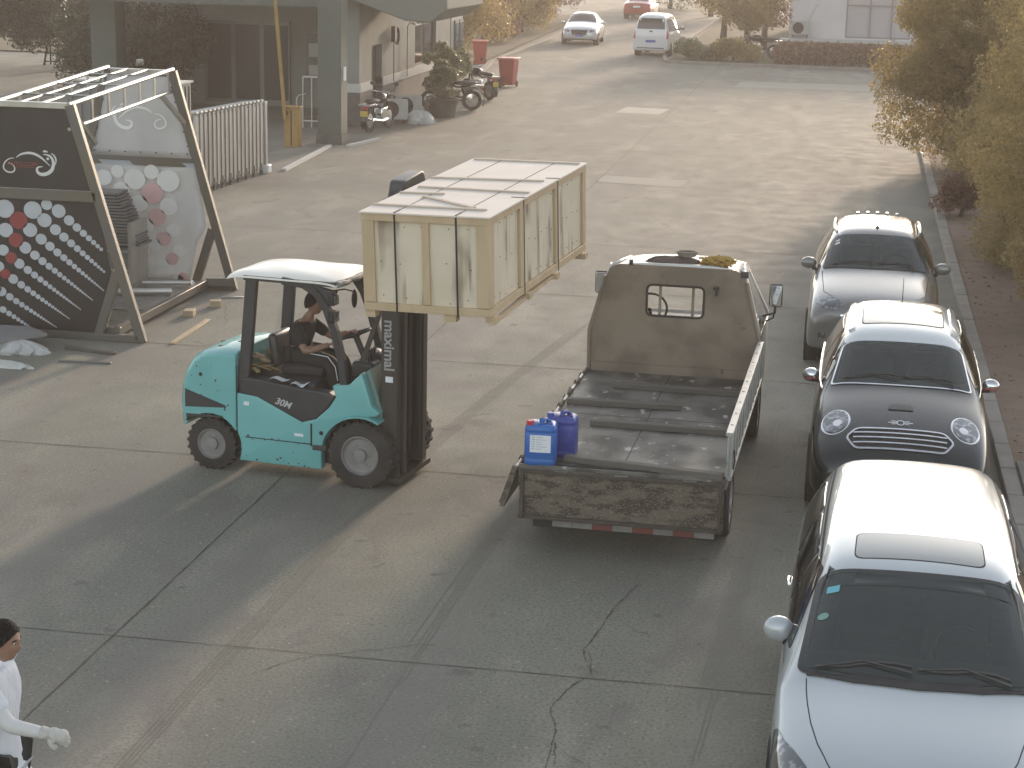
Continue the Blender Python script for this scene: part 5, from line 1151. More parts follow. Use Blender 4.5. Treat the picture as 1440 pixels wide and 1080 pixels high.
# steering
q = MB(); c0 = Vector((-.36, 0, 1.47)); ax = Vector((-.35, 0, .94)).normalized(); u_ = Vector((0, 1, 0)); v_ = ax.cross(u_)
q.tube([c0+(u_*cos(a)+v_*sin(a))*.165 for a in [2*pi*i/28 for i in range(29)]], .014, 8, caps=False)
for a in (0, 2.1, 4.2): q.tube([c0-ax*.03, c0+(u_*cos(a)+v_*sin(a))*.16], .01, 6)
q.build('steering_wheel', M['black'], t); MB().tube([c0-ax*.03, (-.2, 0, 1.12)], .035, 10).build('steering_column', FDARK, t)
# wheels
def ftyre(x, y, r, w, name):
    s_ = 1 if y > 0 else -1; m = MB().lathe([(r*.60, -w/2), (r*.90, -w/2), (r*.985, -w*.42), (r*.985, w*.42), (r*.90, w/2), (r*.60, w/2)], (x, y, r), 'y', 48, True)
    for k in range(22):
        for d in (-1, 1):
            a = 2*pi*(k+.25*d)/22; c = Vector((x+r*.985*cos(a), y+d*w*.24, r+r*.985*sin(a))); tt = Vector((-sin(a), .35*d, cos(a))).normalized(); m.bar(c-Vector((0, w*.22, 0)), c+Vector((0, w*.22, 0)), r*.11, .03, up=(cos(a), 0, sin(a)))
    wo = m.build(name, M['rubber'], t, smooth=35)
    q = MB().lathe([(r*.62, s_*w*.30), (r*.60, s_*w*.46), (r*.56, s_*w*.48), (r*.52, s_*w*.34), (r*.40, s_*w*.22), (.07, s_*w*.2), (.065, s_*w*.45), (.02, s_*w*.47)], (x, y, r), 'y', 36)
    for k in range(6): a = k*pi/3; q.lathe([(.013, s_*w*.2), (.013, s_*w*.34)], (x+r*.30*cos(a), y, r+r*.30*sin(a)), 'y', 8)
    q.build('rim', mat('dusty rim', (.26, .25, .24), .6, .2, var=(.14, .13, .12), scale=9), wo)
for s_ in (-1, 1): ftyre(-.06, s_*.49, .345, .22, 'front_wheel'); ftyre(-1.76, s_*.455, .275, .17, 'rear_wheel')
MB().tube([(-1.73, -.4, .3), (-1.73, .4, .3)], .05, 10).build('rear_axle', M['black'], t); MB().tube([(0, -.45, .34), (0, .45, .34)], .09, 10).build('front_axle', M['black'], t)
# mast
q = MB()
for s_ in (-1, 1):
    q = MB(); q.box(.10, .28, s_*.37-.05, s_*.37+.05, .07, 2.02)
    q.build('outer_channel', MAST, t, bevel=.006); q = MB(); q.box(.15, .31, s_*.27-.04, s_*.27+.04, .12, 3.02); q.build('inner_channel', MAST, t, bevel=.006)
    MB().lathe([(.028, 0), (.028, 1.8)], (.09, s_*.22, .15)).build('lift_cylinder', MAST, t); MB().bar((.29, s_*.14, .3), (.29, s_*.14, 2.4), .02, .04).build('chain', M['darkplastic'], t)
q = MB(); q.box(.12, .16, -.34, .34, 1.86, 1.98); q.box(.13, .16, -.34, .34, .1, .35); q.box(.17, .19, -.25, -.05, .5, 1.9); q.box(.17, .19, .05, .25, .5, 1.9); q.box(.16, .18, -.25, .25, .9, 1.05); q.build('mast_crossbar', MAST, t, bevel=.006)
mc = MB().prism(roundpoly([(-.42, 2.88), (-.42, 2.96), (-.27, 2.97), (-.22, 3.12), (.30, 3.17), (.36, 3.10), (.36, 2.9)], .05, 5), .10, .26, 'x'); mc.build('mast_head', mat('mast head grey', (.05, .052, .05), .45), t, bevel=.012)
lettering('maximal', .155, mat('mast lettering', (.33, .33, .32), .6), t, (.185, -.4225, 1.48), (pi/2, R(90), 0), name='lettering', bold=.003, sx=1.02)
MB().box(.15, .23, -.4235, -.42, 1.10, 1.16).build('rating_plate', M['paper'], t)
q = MB(); q.box(.30, .36, -.45, .45, 2.16, 2.26); q.box(.30, .36, -.45, .45, 2.52, 2.60); q.box(.31, .35, -.3, -.2, 2.0, 2.6); q.box(.31, .35, .2, .3, 2.0, 2.6)
for y in (-.45, -.27, -.09, .09, .27, .41): q.box(.31, .34, y, y+.04, 2.56, 3.0)
q.build('carriage', MAST, t)
for y in (-.32, .22): q = MB(); q.box(.36, .40, y, y+.1, 2.06, 2.5); q.box(.36, 1.5, y, y+.1, 2.045, 2.08); q.build('fork', MAST, t)
q = MB().tube([(.06, -.44, 1.72), (.0, -.44, 1.70), (.0, -.44, 1.90), (.06, -.44, 1.93)], .01, 6); q.bar((-.1, -.42, 1.3), (.1, -.42, 1.86), .02, .05); q.build('tilt_bracket', MAST, t)
MB().box(.10, .32, -.44, .44, .05, .1).build('mast_foot', MAST, t)

# ------------------------------------------------------------------ wooden crate
PINE = mat('crate pine', (.53, .40, .255), .7, var=(.39, .28, .165), scale=6, stretch=(1, 1, .25), bump=.15)
def plymat():
    m = mat('crate plywood', (.67, .58, .445), .75, var=(.53, .45, .33), scale=2.5, bump=.1); n, l = nodes_of(m); b = n['Principled BSDF']
    tc = n.new('ShaderNodeTexCoord'); mp = n.new('ShaderNodeMapping'); mp.inputs['Scale'].default_value = (9, 9, .55); l.new(tc.outputs['Object'], mp.inputs[0])
    nz = n.new('ShaderNodeTexNoise'); nz.inputs['Scale'].default_value = 1.0; nz.inputs['Detail'].default_value = 6; nz.inputs['Distortion'].default_value = .4; l.new(mp.outputs[0], nz.inputs[0])
    r = n.new('ShaderNodeMapRange'); r.inputs[1].default_value = .49; r.inputs[2].default_value = .60; l.new(nz.outputs[0], r.inputs[0])
    mp2 = n.new('ShaderNodeMapping'); mp2.inputs['Scale'].default_value = (3, 3, 1.5); l.new(tc.outputs['Object'], mp2.inputs[0]); n3 = n.new('ShaderNodeTexNoise'); n3.inputs['Scale'].default_value = 1.; l.new(mp2.outputs[0], n3.inputs[0])
    r3 = n.new('ShaderNodeMapRange'); r3.inputs[1].default_value = .45; r3.inputs[2].default_value = .6; r3.inputs[4].default_value = .85; l.new(n3.outputs[0], r3.inputs[0])
    mu = n.new('ShaderNodeMath'); mu.operation = 'MULTIPLY'; l.new(r.outputs[0], mu.inputs[0]); l.new(r3.outputs[0], mu.inputs[1])
    src = b.inputs['Base Color'].links[0].from_socket; mx = n.new('ShaderNodeMix'); mx.data_type = 'RGBA'; mx.inputs[7].default_value = (.20, .14, .085, 1)
    l.new(mu.outputs[0], mx.inputs[0]); l.new(src, mx.inputs[6]); l.new(mx.outputs[2], b.inputs['Base Color']); return m
PLY = plymat(); CW, CL, CHT = 1.24, 3.13, .917
th, t1, t2 = -.142, .023, .046
t = empty('wooden_crate', 'long pale wooden shipping crate with dark straps raised on the forks', 'crate', (-4.366, 16.783, 2.105), rot=(t2, -t1, th))
MB().box(.03, CW-.03, .03, CL-.03, .02, CHT-.02).build('plywood_panel', PLY, t)
rv = random.Random(5)
def fr(*bx):
    for a in bx: MB().box(*a).build('frame_board', PINE, t, bevel=.004)
fr((0, .12, 0, .03, .08, CHT-.07), (CW-.12, CW, 0, .03, .08, CHT-.07), (.59, .66, .002, .03, .08, CHT-.07), (0, CW, -.002, .03, CHT-.07, CHT-.001), (0, CW, -.002, .03, .0, .075))
fr((CW-.03, CW, .03, .14, .08, CHT-.07), (CW-.03, CW, CL-.1, CL, .08, CHT-.07), (CW-.03, CW, .92, 1.02, .08, CHT-.07), (CW-.03, CW, 2.05, 2.15, .08, CHT-.07), (CW-.03, CW+.002, 0, CL, CHT-.07, CHT-.001), (CW-.03, CW+.002, 0, CL, 0, .075))
fr((0, .03, 0, CL, 0, .08), (0, .03, 0, CL, CHT-.08, CHT), (0, CW, CL-.03, CL, 0, .08), (0, CW, CL-.03, CL, CHT-.08, CHT))
LIDM = mat('lid plywood', (.70, .62, .54), .7, var=(.60, .52, .44), scale=2, bump=.08)
for a, b_ in ((-.015, .98), (.984, 2.04), (2.044, CL+.015)): MB().box(-.015, CW+.02, a, b_, CHT, CHT+.014).build('lid_sheet', LIDM, t)
LB = mat('lid batten', (.52, .44, .35), .7, var=(.42, .34, .26), scale=5)
for x0, y0, x1, y1 in ((-.01, .33, 1.12, .30), (.30, .83, .98, .36), (.06, 1.32, 1.22, 1.26), (-.01, 1.86, 1.16, 1.92), (.02, CL-.06, 1.2, CL-.10), (.0, .98, .45, 1.0)):
    MB().bar((x0, y0, CHT+.022), (x1, y1, CHT+.022), .045, .016).build('lid_batten', LB, t, bevel=.003)
for x in (.33, .93): 
    q = MB(); q.box(x-.009, x+.009, -.006, -.003, -.01, CHT+.018); q.box(x-.009, x+.009, -.006, .16, CHT+.015, CHT+.018); q.box(x-.004, x+.004, .16, CL, CHT+.015, CHT+.0165); q.build('strap', M['seam'], t)
for y in (1.02, 2.12):
    q = MB(); q.box(CW+.003, CW+.006, y-.009, y+.009, -.01, CHT+.012); q.box(CW-.12, CW+.022, y-.009, y+.009, CHT+.015, CHT+.018); q.build('strap', M['seam'], t)
q = MB()
for y in (.02, 1.0, 1.9, 2.9): q.box(.0, .1, y, y+.1, -.07, 0); q.box(.78, .9, y, y+.1, -.07, 0); q.box(CW-.06, CW+.05, y+.02, y+.12, -.06, 0)
q.build('skid_block', PINE, t)
MB().bar((CW+.02, -.02, -.05), (CW-.02, CL*.62, -.03), .06, .03).build('loose_batten', PINE, t)
q = MB()
for k in range(5):
    for zc in (.45, .12, .82): x = .17+.22*k; q.lathe([(.006, 0), (.006, .003)], (x+rv.uniform(-.03, .03), .027, zc+rv.uniform(-.03, .03)), 'y', 8)
for k in range(16):
    for zc in (.12, .46, .82): q.lathe([(.006, 0), (.006, .003)], (CW-.029, .2+k*.18+rv.uniform(-.02, .02), zc+rv.uniform(-.03, .03)), 'x', 8)
q.build('nail_heads', M['seam'], t)

# ------------------------------------------------------------------ light truck (local: cab towards +y, bed rear edge at y=0)
TG = mat('truck panel paint', (.25, .20, .15), .5, var=(.17, .135, .10), scale=2.2, lo=.42, hi=.6, amount=1, bump=.12, bscale=3, spots=(8, .69, (.12, .085, .06)))
BEDM = mat('worn bed steel', (.20, .19, .165), .45, .3, var=(.085, .08, .07), scale=2.2, stretch=(1, .6, 1), bump=.35, bscale=8, rvar=.35, lo=.42, hi=.58, amount=1, spots=(7, .62, (.42, .41, .38)))
RUSTY = mat('rusty tailgate', (.065, .05, .038), .7, .2, var=(.15, .12, .09), scale=5, stretch=(1, 1, 2.6), bump=.3, bscale=30, lo=.45, hi=.55, amount=1, detail=8, spots=(60, .57, (.25, .23, .18)))
SIDEW = mat('grey drop side', (.40, .40, .38), .45, .3, var=(.2, .19, .17), scale=5, bump=.1, spots=(9, .66, (.12, .09, .07)))
WCAB = mat('white cab paint', (.66, .65, .61), .35, var=(.5, .48, .44), scale=4, coat=.3)
t = TR = empty('light_truck', 'shabby light drop-side truck with an empty open bed, seen from behind', 'truck', (-2.79+.945, 16.31, 0), -.018)
MB().box(-.93, .93, 0, 3.92, .80, .85).build('bed_floor', BEDM, t, bevel=.005)
q = MB(); q.box(-.02, -.012, .0, 3.92, .85, .8515); q.box(-.93, .93, 1.96, 1.968, .85, .8515); q.box(-.93, .93, .03, .05, .85, .862); q.build('bed_seam', M['seam'], t)
q = MB(); q.bar((-.35, .05, .72), (-.35, 5.3, .72), .08, .14); q.bar((.35, .05, .72), (.35, 5.3, .72), .08, .14)
for y in (.1, 1.0, 2.0, 3.0, 3.8): q.bar((-.9, y, .76), (.9, y, .76), .06, .07)
q.build('chassis_frame', M['black'], t)
q = MB(); q.box(-.945, -.93, 0, 3.92, .76, .86); q.box(.93, .945, 0, 3.92, .76, .86); q.box(-.945, .945, -.02, 0, .76, .86); q.build('bed_rim', BEDM, t, bevel=.004)
# tailgate hanging down
tg = MB(); tg.box(-.93, .93, -.055, -.03, .37, .83); tgo = tg.build('tailgate', RUSTY, t, bevel=.004); q = MB()
for z in (.38, .81): q.bar((-.93, -.065, z), (.93, -.065, z), .03, .035)
for x in (-.90, .90): q.bar((x, -.065, .38), (x, -.065, .82), .05, .03)
q.build('tailgate_frame', mat('dark rust', (.05, .042, .035), .7, var=(.10, .08, .06), scale=8, bump=.3), tgo, bevel=.003)
q = MB()
for z in (.47, .53, .59, .65, .71): q.bar((-.87, -.057, z), (.87, -.057, z), .006, .012)
q.build('pressed_ribs', RUSTY, tgo)
for k, x in enumerate((-.55, 0, .62)): MB().box(x-.06, x+.06, -.075, -.02, .80, .83).build('hinge', M['steel'], t)
RW = [mat('reflector red', (.20, .05, .04), .5, var=(.12, .05, .04), scale=12), mat('reflector white', (.24, .23, .21), .5, var=(.14, .13, .12), scale=12)]
q = MB().bar((-.80, -.0, .32), (.86, 0.0, .32), .03, .09).build('under_bar', M['black'], t)
for k in range(8):
    MB().box(-.62+k*.185, -.62+(k+1)*.185-.004, -.0195, -.016, .29, .35).build('reflector_strip', RW[k % 2 if k else 1], q)
for s_ in (-1, 1):
    MB().box(s_*.6-.1, s_*.6+.1, -.02, .02, .44, .5).build('tail_lamp', M['redlamp'], t); MB().box(s_*.72-.13, s_*.72+.13, .45, .47, .12, .55).build('mud_flap', M['rubber'], t)
# right side board standing, with pressed ribs
sp = MB(); sp.box(.935, .955, -.02, 3.86, .86, 1.26); spo = sp.build('side_board', SIDEW, t, bevel=.004)
q = MB(); q.box(.92, .985, -.03, 3.87, 1.26, 1.295); q.box(.955, .985, -.03, 3.87, .85, .89)
for k in range(12): y = .0+k*.345; q.box(.955, .98, y, y+.06, .89, 1.26)
for k in range(11): y = .06+k*.345; q.bar((.965, y, .90), (.965, y+.28, 1.24), .01, .04)
q.build('side_board_rib', SIDEW, spo, bevel=.003)
q = MB()
for k in range(9): q.lathe([(.012, 0), (.012, .002)], (.95, .25+k*.43, 1.2955), 'z', 10)
q.build('rivet', M['seam'], spo); MB().tube([(.99, .1, 1.1), (1.0, .12, 1.0), (.99, .08, .93)], .008, 6).build('latch_chain', M['black'], spo)
# left side board dropped down
q = MB(); q.prism([(-.955, .83), (-.985, .83), (-1.10, .46), (-1.075, .45)], .02, 3.86, 'y'); so = q.build('side_board', SIDEW, t, bevel=.004); q = MB()
for k in range(12): y = .03+k*.345; q.bar((-.985, y, .82), (-1.105, y, .46), .05, .03, up=(0, 1, 0))
q.bar((-1.1, 0.02, .455), (-1.1, 3.86, .455), .04, .05); q.build('side_board_rib', RUSTY, so)
q = MB()
for k in range(8): q.tube([(-.94, .15+k*.5, .87), (-.94, .35+k*.5, .87)], .018, 8)
q.build('side_hinge', RUSTY, t)
# headboard with the cab window opening, in four pieces round the hole
hb = roundpoly([(-.925, .85), (-.93, 1.32), (-.755, 1.96), (-.66, 2.05), (.66, 2.05), (.755, 1.96), (.93, 1.32), (.925, .85)], .06)
hbm = baked(MB().prism(hb, 3.925, 3.95, 'y').build('h', None, smooth=None)); o = bpy.data.objects.new('b', hbm); COL.objects.link(o)
wn_ = roundpoly([(-.31, 1.50), (.31, 1.50), (.31, 1.84), (-.31, 1.84)], .06)
c = MB().prism(wn_, 3.5, 4.3, 'y').build('c', None, smooth=None); k = o.modifiers.new('b', 'BOOLEAN'); k.object = c; k.operation = 'DIFFERENCE'; k.solver = 'EXACT'
hbm = baked(o); bpy.data.objects.remove(c); link('cab_back', hbm, TG, t, 30)
q = MB(); seal = roundpoly([(-.335, 1.475), (.335, 1.475), (.335, 1.865), (-.335, 1.865)], .07)
q.tube([(x, 3.92, z) for x, z in wn_]+[(wn_[0][0], 3.92, wn_[0][1])], .013, 8, caps=False); q.build('window_seal', M['rubber'], t)
q = MB(); q.bar((-.17, 3.96, 1.48), (-.17, 3.96, 1.86), .03, .015, up=(0, 1, 0)); q.bar((.19, 3.96, 1.48), (.19, 3.96, 1.86), .03, .015, up=(0, 1, 0)); q.build('window_bars', TG, t)
q = MB(); q.tube([(-.93, 3.9, .86), (-.935, 3.9, 1.3), (-.77, 3.9, 1.92)], .02, 8); q.tube([(.93, 3.9, .86), (.935, 3.9, 1.3), (.77, 3.9, 1.92)], .02, 8); q.bar((-.9, 3.9, .9), (.9, 3.9, .9), .03, .1); q.build('cab_back_rib', TG, t)
q = MB(); q.box(.41, .47, 3.86, 3.92, 1.83, 1.86); q.box(.43, .46, 3.88, 3.92, 1.76, 1.83); q.box(-.52, -.48, 3.92, 3.98, 2.04, 2.10); q.box(.7, .78, 3.91, 3.96, 1.97, 2.04); q.build('hook', M['darkplastic'], t)
# cab: roof, sides, windscreen, interior
def skinbox(pts0, pts1, m, name, th=.03):
    q = MB(); n = len(pts0); q.add(list(pts0)+list(pts1), [(i, (i+1) % n, n+(i+1) % n, n+i) for i in range(n-1)]); return q.build(name, m, t, solid=th)
roof = MB().grid(10, 10, lambda u, v: ((u-.5)*2*(.70-.05*v), 3.95+1.25*v, 2.035-.10*v+.02*sin(pi*u)-.03*(abs(u-.5)*2)**6)); roof.build('cab_roof', WCAB, t, solid=.03, smooth=60)
for s_ in (-1, 1):
    q = MB(); q.add([(s_*.92, 3.95, .6), (s_*.92, 5.3, .6), (s_*.93, 5.42, 1.30), (s_*.93, 3.95, 1.32)], [(0, 1, 2, 3)]); q.add([(s_*.93, 3.95, 1.32), (s_*.87, 3.95, 1.55), (s_*.87, 4.1, 1.55), (s_*.93, 4.1, 1.32)], [(0, 1, 2, 3)])
    q.add([(s_*.93, 3.95, 1.32), (s_*.73, 3.95, 2.03), (s_*.73, 4.1, 2.03), (s_*.93, 4.12, 1.32)], [(0, 1, 2, 3)]); q.add([(s_*.93, 5.30, 1.32), (s_*.68, 5.0, 1.93), (s_*.66, 5.18, 1.92), (s_*.93, 5.44, 1.32)], [(0, 1, 2, 3)])
    q.add([(s_*.75, 3.95, 1.97), (s_*.70, 3.95, 2.05), (s_*.66, 5.18, 1.93), (s_*.70, 5.18, 1.86)], [(0, 1, 2, 3)]); q.build('cab_side', WCAB, t, solid=.02)
q = MB(); q.add([(-.92, 5.3, .6), (.92, 5.3, .6), (.93, 5.42, 1.28), (-.93, 5.42, 1.28)], [(0, 1, 2, 3)]); q.add([(-.6, 5.4, .55), (.6, 5.4, .55), (.6, 5.45, .75), (-.6, 5.45, .75)], [(0, 1, 2, 3)]); q.build('cab_front', WCAB, t, solid=.03)
MB().box(-.85, .85, 5.1, 5.38, 1.05, 1.26).build('dash', M['darkplastic'], t, bevel=.03); MB().box(-.85, .85, 4.0, 4.5, .8, 1.1).build('seat', M['darkplastic'], t, bevel=.04); MB().box(-.9, .9, 3.95, 5.3, .6, .64).build('cab_floor', M['black'], t)
q = MB(); cc = Vector((-.4, 4.95, 1.36)); q.tube([cc+Vector((.2*cos(a), .12*sin(a), .16*sin(a))) for a in [2*pi*i/24 for i in range(25)]], .013, 6, caps=False); q.tube([cc, (-.4, 5.2, 1.2)], .02, 6); q.build('steering_wheel', M['black'], t)
wg = mat('clear glass', (.9, .95, .93), .0, trans=1.); wg.node_tree.nodes['Principled BSDF'].inputs['IOR'].default_value = 1.02
q = MB(); q.add([(-.86, 5.42, 1.30), (.86, 5.42, 1.30), (.64, 5.2, 1.91), (-.64, 5.2, 1.91)], [(0, 1, 2, 3)]); q.build('windscreen', wg, t)
for s_, x in ((1, 1.03), (-1, -.97)):
    z = 1.42 if s_ > 0 else 1.46; q = MB().tube([(s_*.90, 4.9, z-.05), (x, 4.98, z-.02), (x, 4.97, z+.1)], .013, 6); q.tube([(s_*.90, 4.9, z-.13), (x-.02*s_, 4.98, z-.08), (x, 4.97, z+.08)], .01, 6); q.build('mirror_arm', M['black'], t)
    mo = MB().box(x-.075, x+.075, 4.95, 5.0, z+.05, z+.31).build('door_mirror', M['black'], t, bevel=.025, seg=3); MB().box(x-.064, x+.064, 4.94, 4.95, z+.062, z+.298).build('mirror_glass', mat('mirror', (.8, .82, .82), .02, 1.), mo, bevel=.003)
for y in (1.05, 4.75):
    for s_ in (-1, 1): wheel(t, s_*.80, y, .34, .24, 6, name='wheel')
MB().tube([(-.8, 1.05, .34), (.8, 1.05, .34)], .06, 10).build('rear_axle', M['black'], t); MB().box(-.9, .9, .6, 1.5, .73, .78).build('inner_wing', M['black'], t)
def rel(o, x, y, z, rz=0):
    c, s = cos(-.018), sin(-.018); o.location = (TR.location.x+x*c-y*s, TR.location.y+x*s+y*c, z); o.rotation_euler = (0, 0, rz-.018)
for k, (x0, x1, y, ry, lb) in enumerate(((-.54, .90, 3.14, 0, 'timber bearer lying across the truck bed nearest the cab'), (-.90, .27, 2.33, .05, 'second timber bearer from the cab, at the left of the truck bed'), (-.53, .92, 1.55, -.02, 'third timber bearer from the cab across the right of the bed'), (-.56, .93, .22, -.16, 'slanting bearer nearest the tailgate beside the blue drums'))):
    o = MB().box(0, x1-x0, -.045, .045, 0, .06).build('timber_bearer', mat('grey timber', (.15, .135, .115), .8, var=(.09, .08, .065), scale=5, stretch=(.3, 2, 2), bump=.3), bevel=.006); rel(o, x0, y, .851, ry); tag(o, lb, 'timber', 'timber bearers on the truck bed')
# blue drums
def drum(label, x, y, m, capm, rz, lab):
    t = empty('jerrycan', label, 'drum', (0, 0, 0), 0, 'blue drums on the truck bed'); rel(t, x, y, .851, rz)
    pl = roundpoly([(-.145, -.125), (.145, -.125), (.145, .125), (-.145, .125)], .06, 5); n = len(pl); V = []; lv = [(0, .90), (.012, .97), (.05, 1.), (.055, .985), (.075, .985), (.08, 1.), (.30, 1.), (.305, .985), (.32, .985), (.325, 1.), (.35, .98), (.375, .88), (.38, .80)]
    for z, s in lv: V += [(p[0]*s, p[1]*s, z) for p in pl]
    q = MB(); q.add(V, [(i*n+k, i*n+(k+1) % n, (i+1)*n+(k+1) % n, (i+1)*n+k) for i in range(len(lv)-1) for k in range(n)]+[tuple(reversed(range(n))), tuple((len(lv)-1)*n+k for k in range(n))]); q.build('body', m, t, smooth=50)
    q = MB(); q.tube([(.0, -.07, .378), (.01, -.05, .405), (.04, .02, .41), (.06, .07, .378)], .017, 8); q.tube([(-.02, .08, .378), (.0, .06, .40), (.09, -.02, .40), (.10, -.06, .378)], .014, 8); q.build('handle', m, t, smooth=60)
    MB().lathe([(.032, .37), (.034, .41), (.03, .415)], (-.095, -.075, 0), 'z', 18).build('cap', capm, t)
    if lab:
        q = MB().box(-.09, .10, -.1275, -.1255, .13, .29).build('label', M['paper'], t); q2 = MB()
        for k in range(6): q2.box(-.075, -.045, -.1285, -.1277, .27-k*.022, .275-k*.022); q2.box(-.035, .03+.03*sin(k*2), -.1285, -.1277, .27-k*.022, .2735-k*.022)
        q2.build('small_print', mat('print grey', (.2, .22, .26), .7), q)
    return t
drum('bright blue drum with red cap and white label at the truck bed corner', -.765, .10, mat('bright blue plastic', (.022, .12, .42), .35, var=(.03, .13, .36), scale=5), mat('red cap', (.5, .04, .06), .4), .08, True)
drum('darker violet blue plastic drum standing behind the labelled one', -.63, .42, mat('violet blue plastic', (.04, .06, .30), .38, var=(.05, .07, .25), scale=5), mat('dark blue cap', (.06, .1, .35), .4), .0, False)
# things on the cab roof
t = empty('rope_heap', 'heap of yellow rope on the truck cab roof', 'rope'); rel(t, .42, 4.2, 2.03); q = MB(); rv = random.Random(8)
P = [Vector((.22*cos(k*.9+rv.random())*rv.uniform(.4, 1), .14*sin(k*1.3)*rv.uniform(.3, 1), rv.uniform(0, .10))) for k in range(90)]; P2 = []
for i in range(len(P)-1): P2 += [P[i], P[i].lerp(P[i+1], .5)+Vector((0, 0, .015))]
q.tube(P2, .011, 5); q.build('rope', mat('yellow rope', (.42, .28, .07), .8, var=(.3, .18, .05), scale=20), t, smooth=60)
s = MB(); crumple(s, (0, 0, 0), (.30, .16, .11), 91, 30, 12, .2); s = s.build('tarpaulin_bundle', mat('brown tarpaulin', (.085, .06, .05), .7, var=(.13, .10, .08), scale=7, bump=.4), smooth=60); rel(s, -.08, 4.2, 2.01); tag(s, 'dark brown tarpaulin bundle on the cab roof left of the yellow rope', 'tarpaulin')
t = empty('strap_coil', 'coiled dark strap on top of the bundle on the cab roof', 'strap'); rel(t, .08, 4.18, 2.12); q = MB()
for k in range(3): q.tube([(.09*cos(a)*(1+.1*k), .07*sin(a), .02+.018*k) for a in [2*pi*i/16 for i in range(17)]], .012, 6, caps=False)
q.build('coil', mat('pale strap', (.2, .17, .14), .7), t)
# ------------------------------------------------------------------ people
SKIN = mat('skin', (.30, .165, .11), .5, var=(.26, .14, .095), scale=9); SKIN2 = mat('tanned skin', (.27, .15, .10), .5, var=(.22, .12, .085), scale=9); HAIR = mat('black hair', (.008, .007, .007), .75, bump=1., bscale=120, spec=.25)
def head_mesh(c, fwd, s=1., tilt=0):
    """head with brow, sockets, nose, lips, chin and ears; c = centre, fwd = facing angle in plan"""
    V = []; F = []; nu, nv = 48, 36
    for j in range(nv+1):
        ph = pi*j/nv
        for i in range(nu):
            a = 2*pi*i/nu; x, y, z = sin(ph)*cos(a), sin(ph)*sin(a), cos(ph)      # +x is the face
            X = x*.098; Y = y*.076; Z = z*.118
            if z < 0: X *= 1-.10*(-z)**1.5 if x > 0 else 1-.30*(-z)**1.2; Y *= 1-.34*(-z)**1.6
            if x > 0:
                g = lambda yy, zz, sy, sz: math.exp(-((Y-yy)/sy)**2-((Z-zz)/sz)**2)
                X *= 1-.06*(1-abs(y))
                X += .020*g(0, -.024, .014, .013)+.011*g(0, -.004, .010, .020)-.012*(g(.032, .008, .016, .013)+g(-.032, .008, .016, .013))+.006*g(0, .026, .05, .011)
                X += .009*g(0, -.052, .022, .006)+.007*g(0, -.064, .019, .006)-.004*g(0, -.058, .02, .0025)+.013*g(0, -.095, .022, .02)
            V.append((X, Y, Z))
    F = [(j*nu+i, (j+1)*nu+i, (j+1)*nu+(i+1) % nu, j*nu+(i+1) % nu) for j in range(nv) for i in range(nu)]
    mb = MB(); mb.add(V, F)
    for s_ in (-1, 1): mb.ball((-.008, s_*.078, -.012), 1, 12, 8, (.018, .009, .032))
    Mx = Matrix.Translation(c) @ Matrix.Rotation(fwd, 4, 'Z') @ Matrix.Rotation(tilt, 4, 'Y') @ Matrix.Scale(s, 4)
    me = bpy.data.meshes.new('head'); me.from_pydata([Mx@Vector(v) for v in mb.v], [], mb.f); me.update(); return me, Mx
def hair_mesh(Mx, name, parent, low=-.02, m=HAIR):
    nu, nv = 40, 22; mb = MB(); V = []
    rv = random.Random(3)
    for j in range(nv+1):
        for i in range(nu):
            a = 2*pi*i/nu; f = max(0, cos(a)); end = .56*pi*(1-f*.46) + .12*pi*max(0, -cos(a)); ph = end*j/nv
            x, y, z = sin(ph)*cos(a), sin(ph)*sin(a), cos(ph); k = 1.045+.05*rv.random(); V.append(Mx@Vector((x*.100*k-.004, y*.079*k, z*.118*k+.002)))
    mb.add(V, [(j*nu+i, (j+1)*nu+i, (j+1)*nu+(i+1) % nu, j*nu+(i+1) % nu) for j in range(nv) for i in range(nu)])
    o = mb.build(name, m, parent, smooth=180, solid=.012); return o
def eyes(Mx, parent):
    q = MB()
    for s_ in (-1, 1): q.ball(Mx@Vector((.0765, s_*.031, .009)), .009)
    e = q.build('eyes', mat('eye white', (.5, .48, .45), .2), parent, smooth=180); q = MB()
    for s_ in (-1, 1): q.ball(Mx@Vector((.0825, s_*.031, .009)), .0055)
    q.build('iris', M['black'], e, smooth=180); q = MB()
    for s_ in (-1, 1): q.tube([Mx@Vector((.088, s_*.018, .028)), Mx@Vector((.086, s_*.035, .032)), Mx@Vector((.074, s_*.05, .026))], .0035, 5)
    q.build('eyebrows', HAIR, parent, smooth=180)
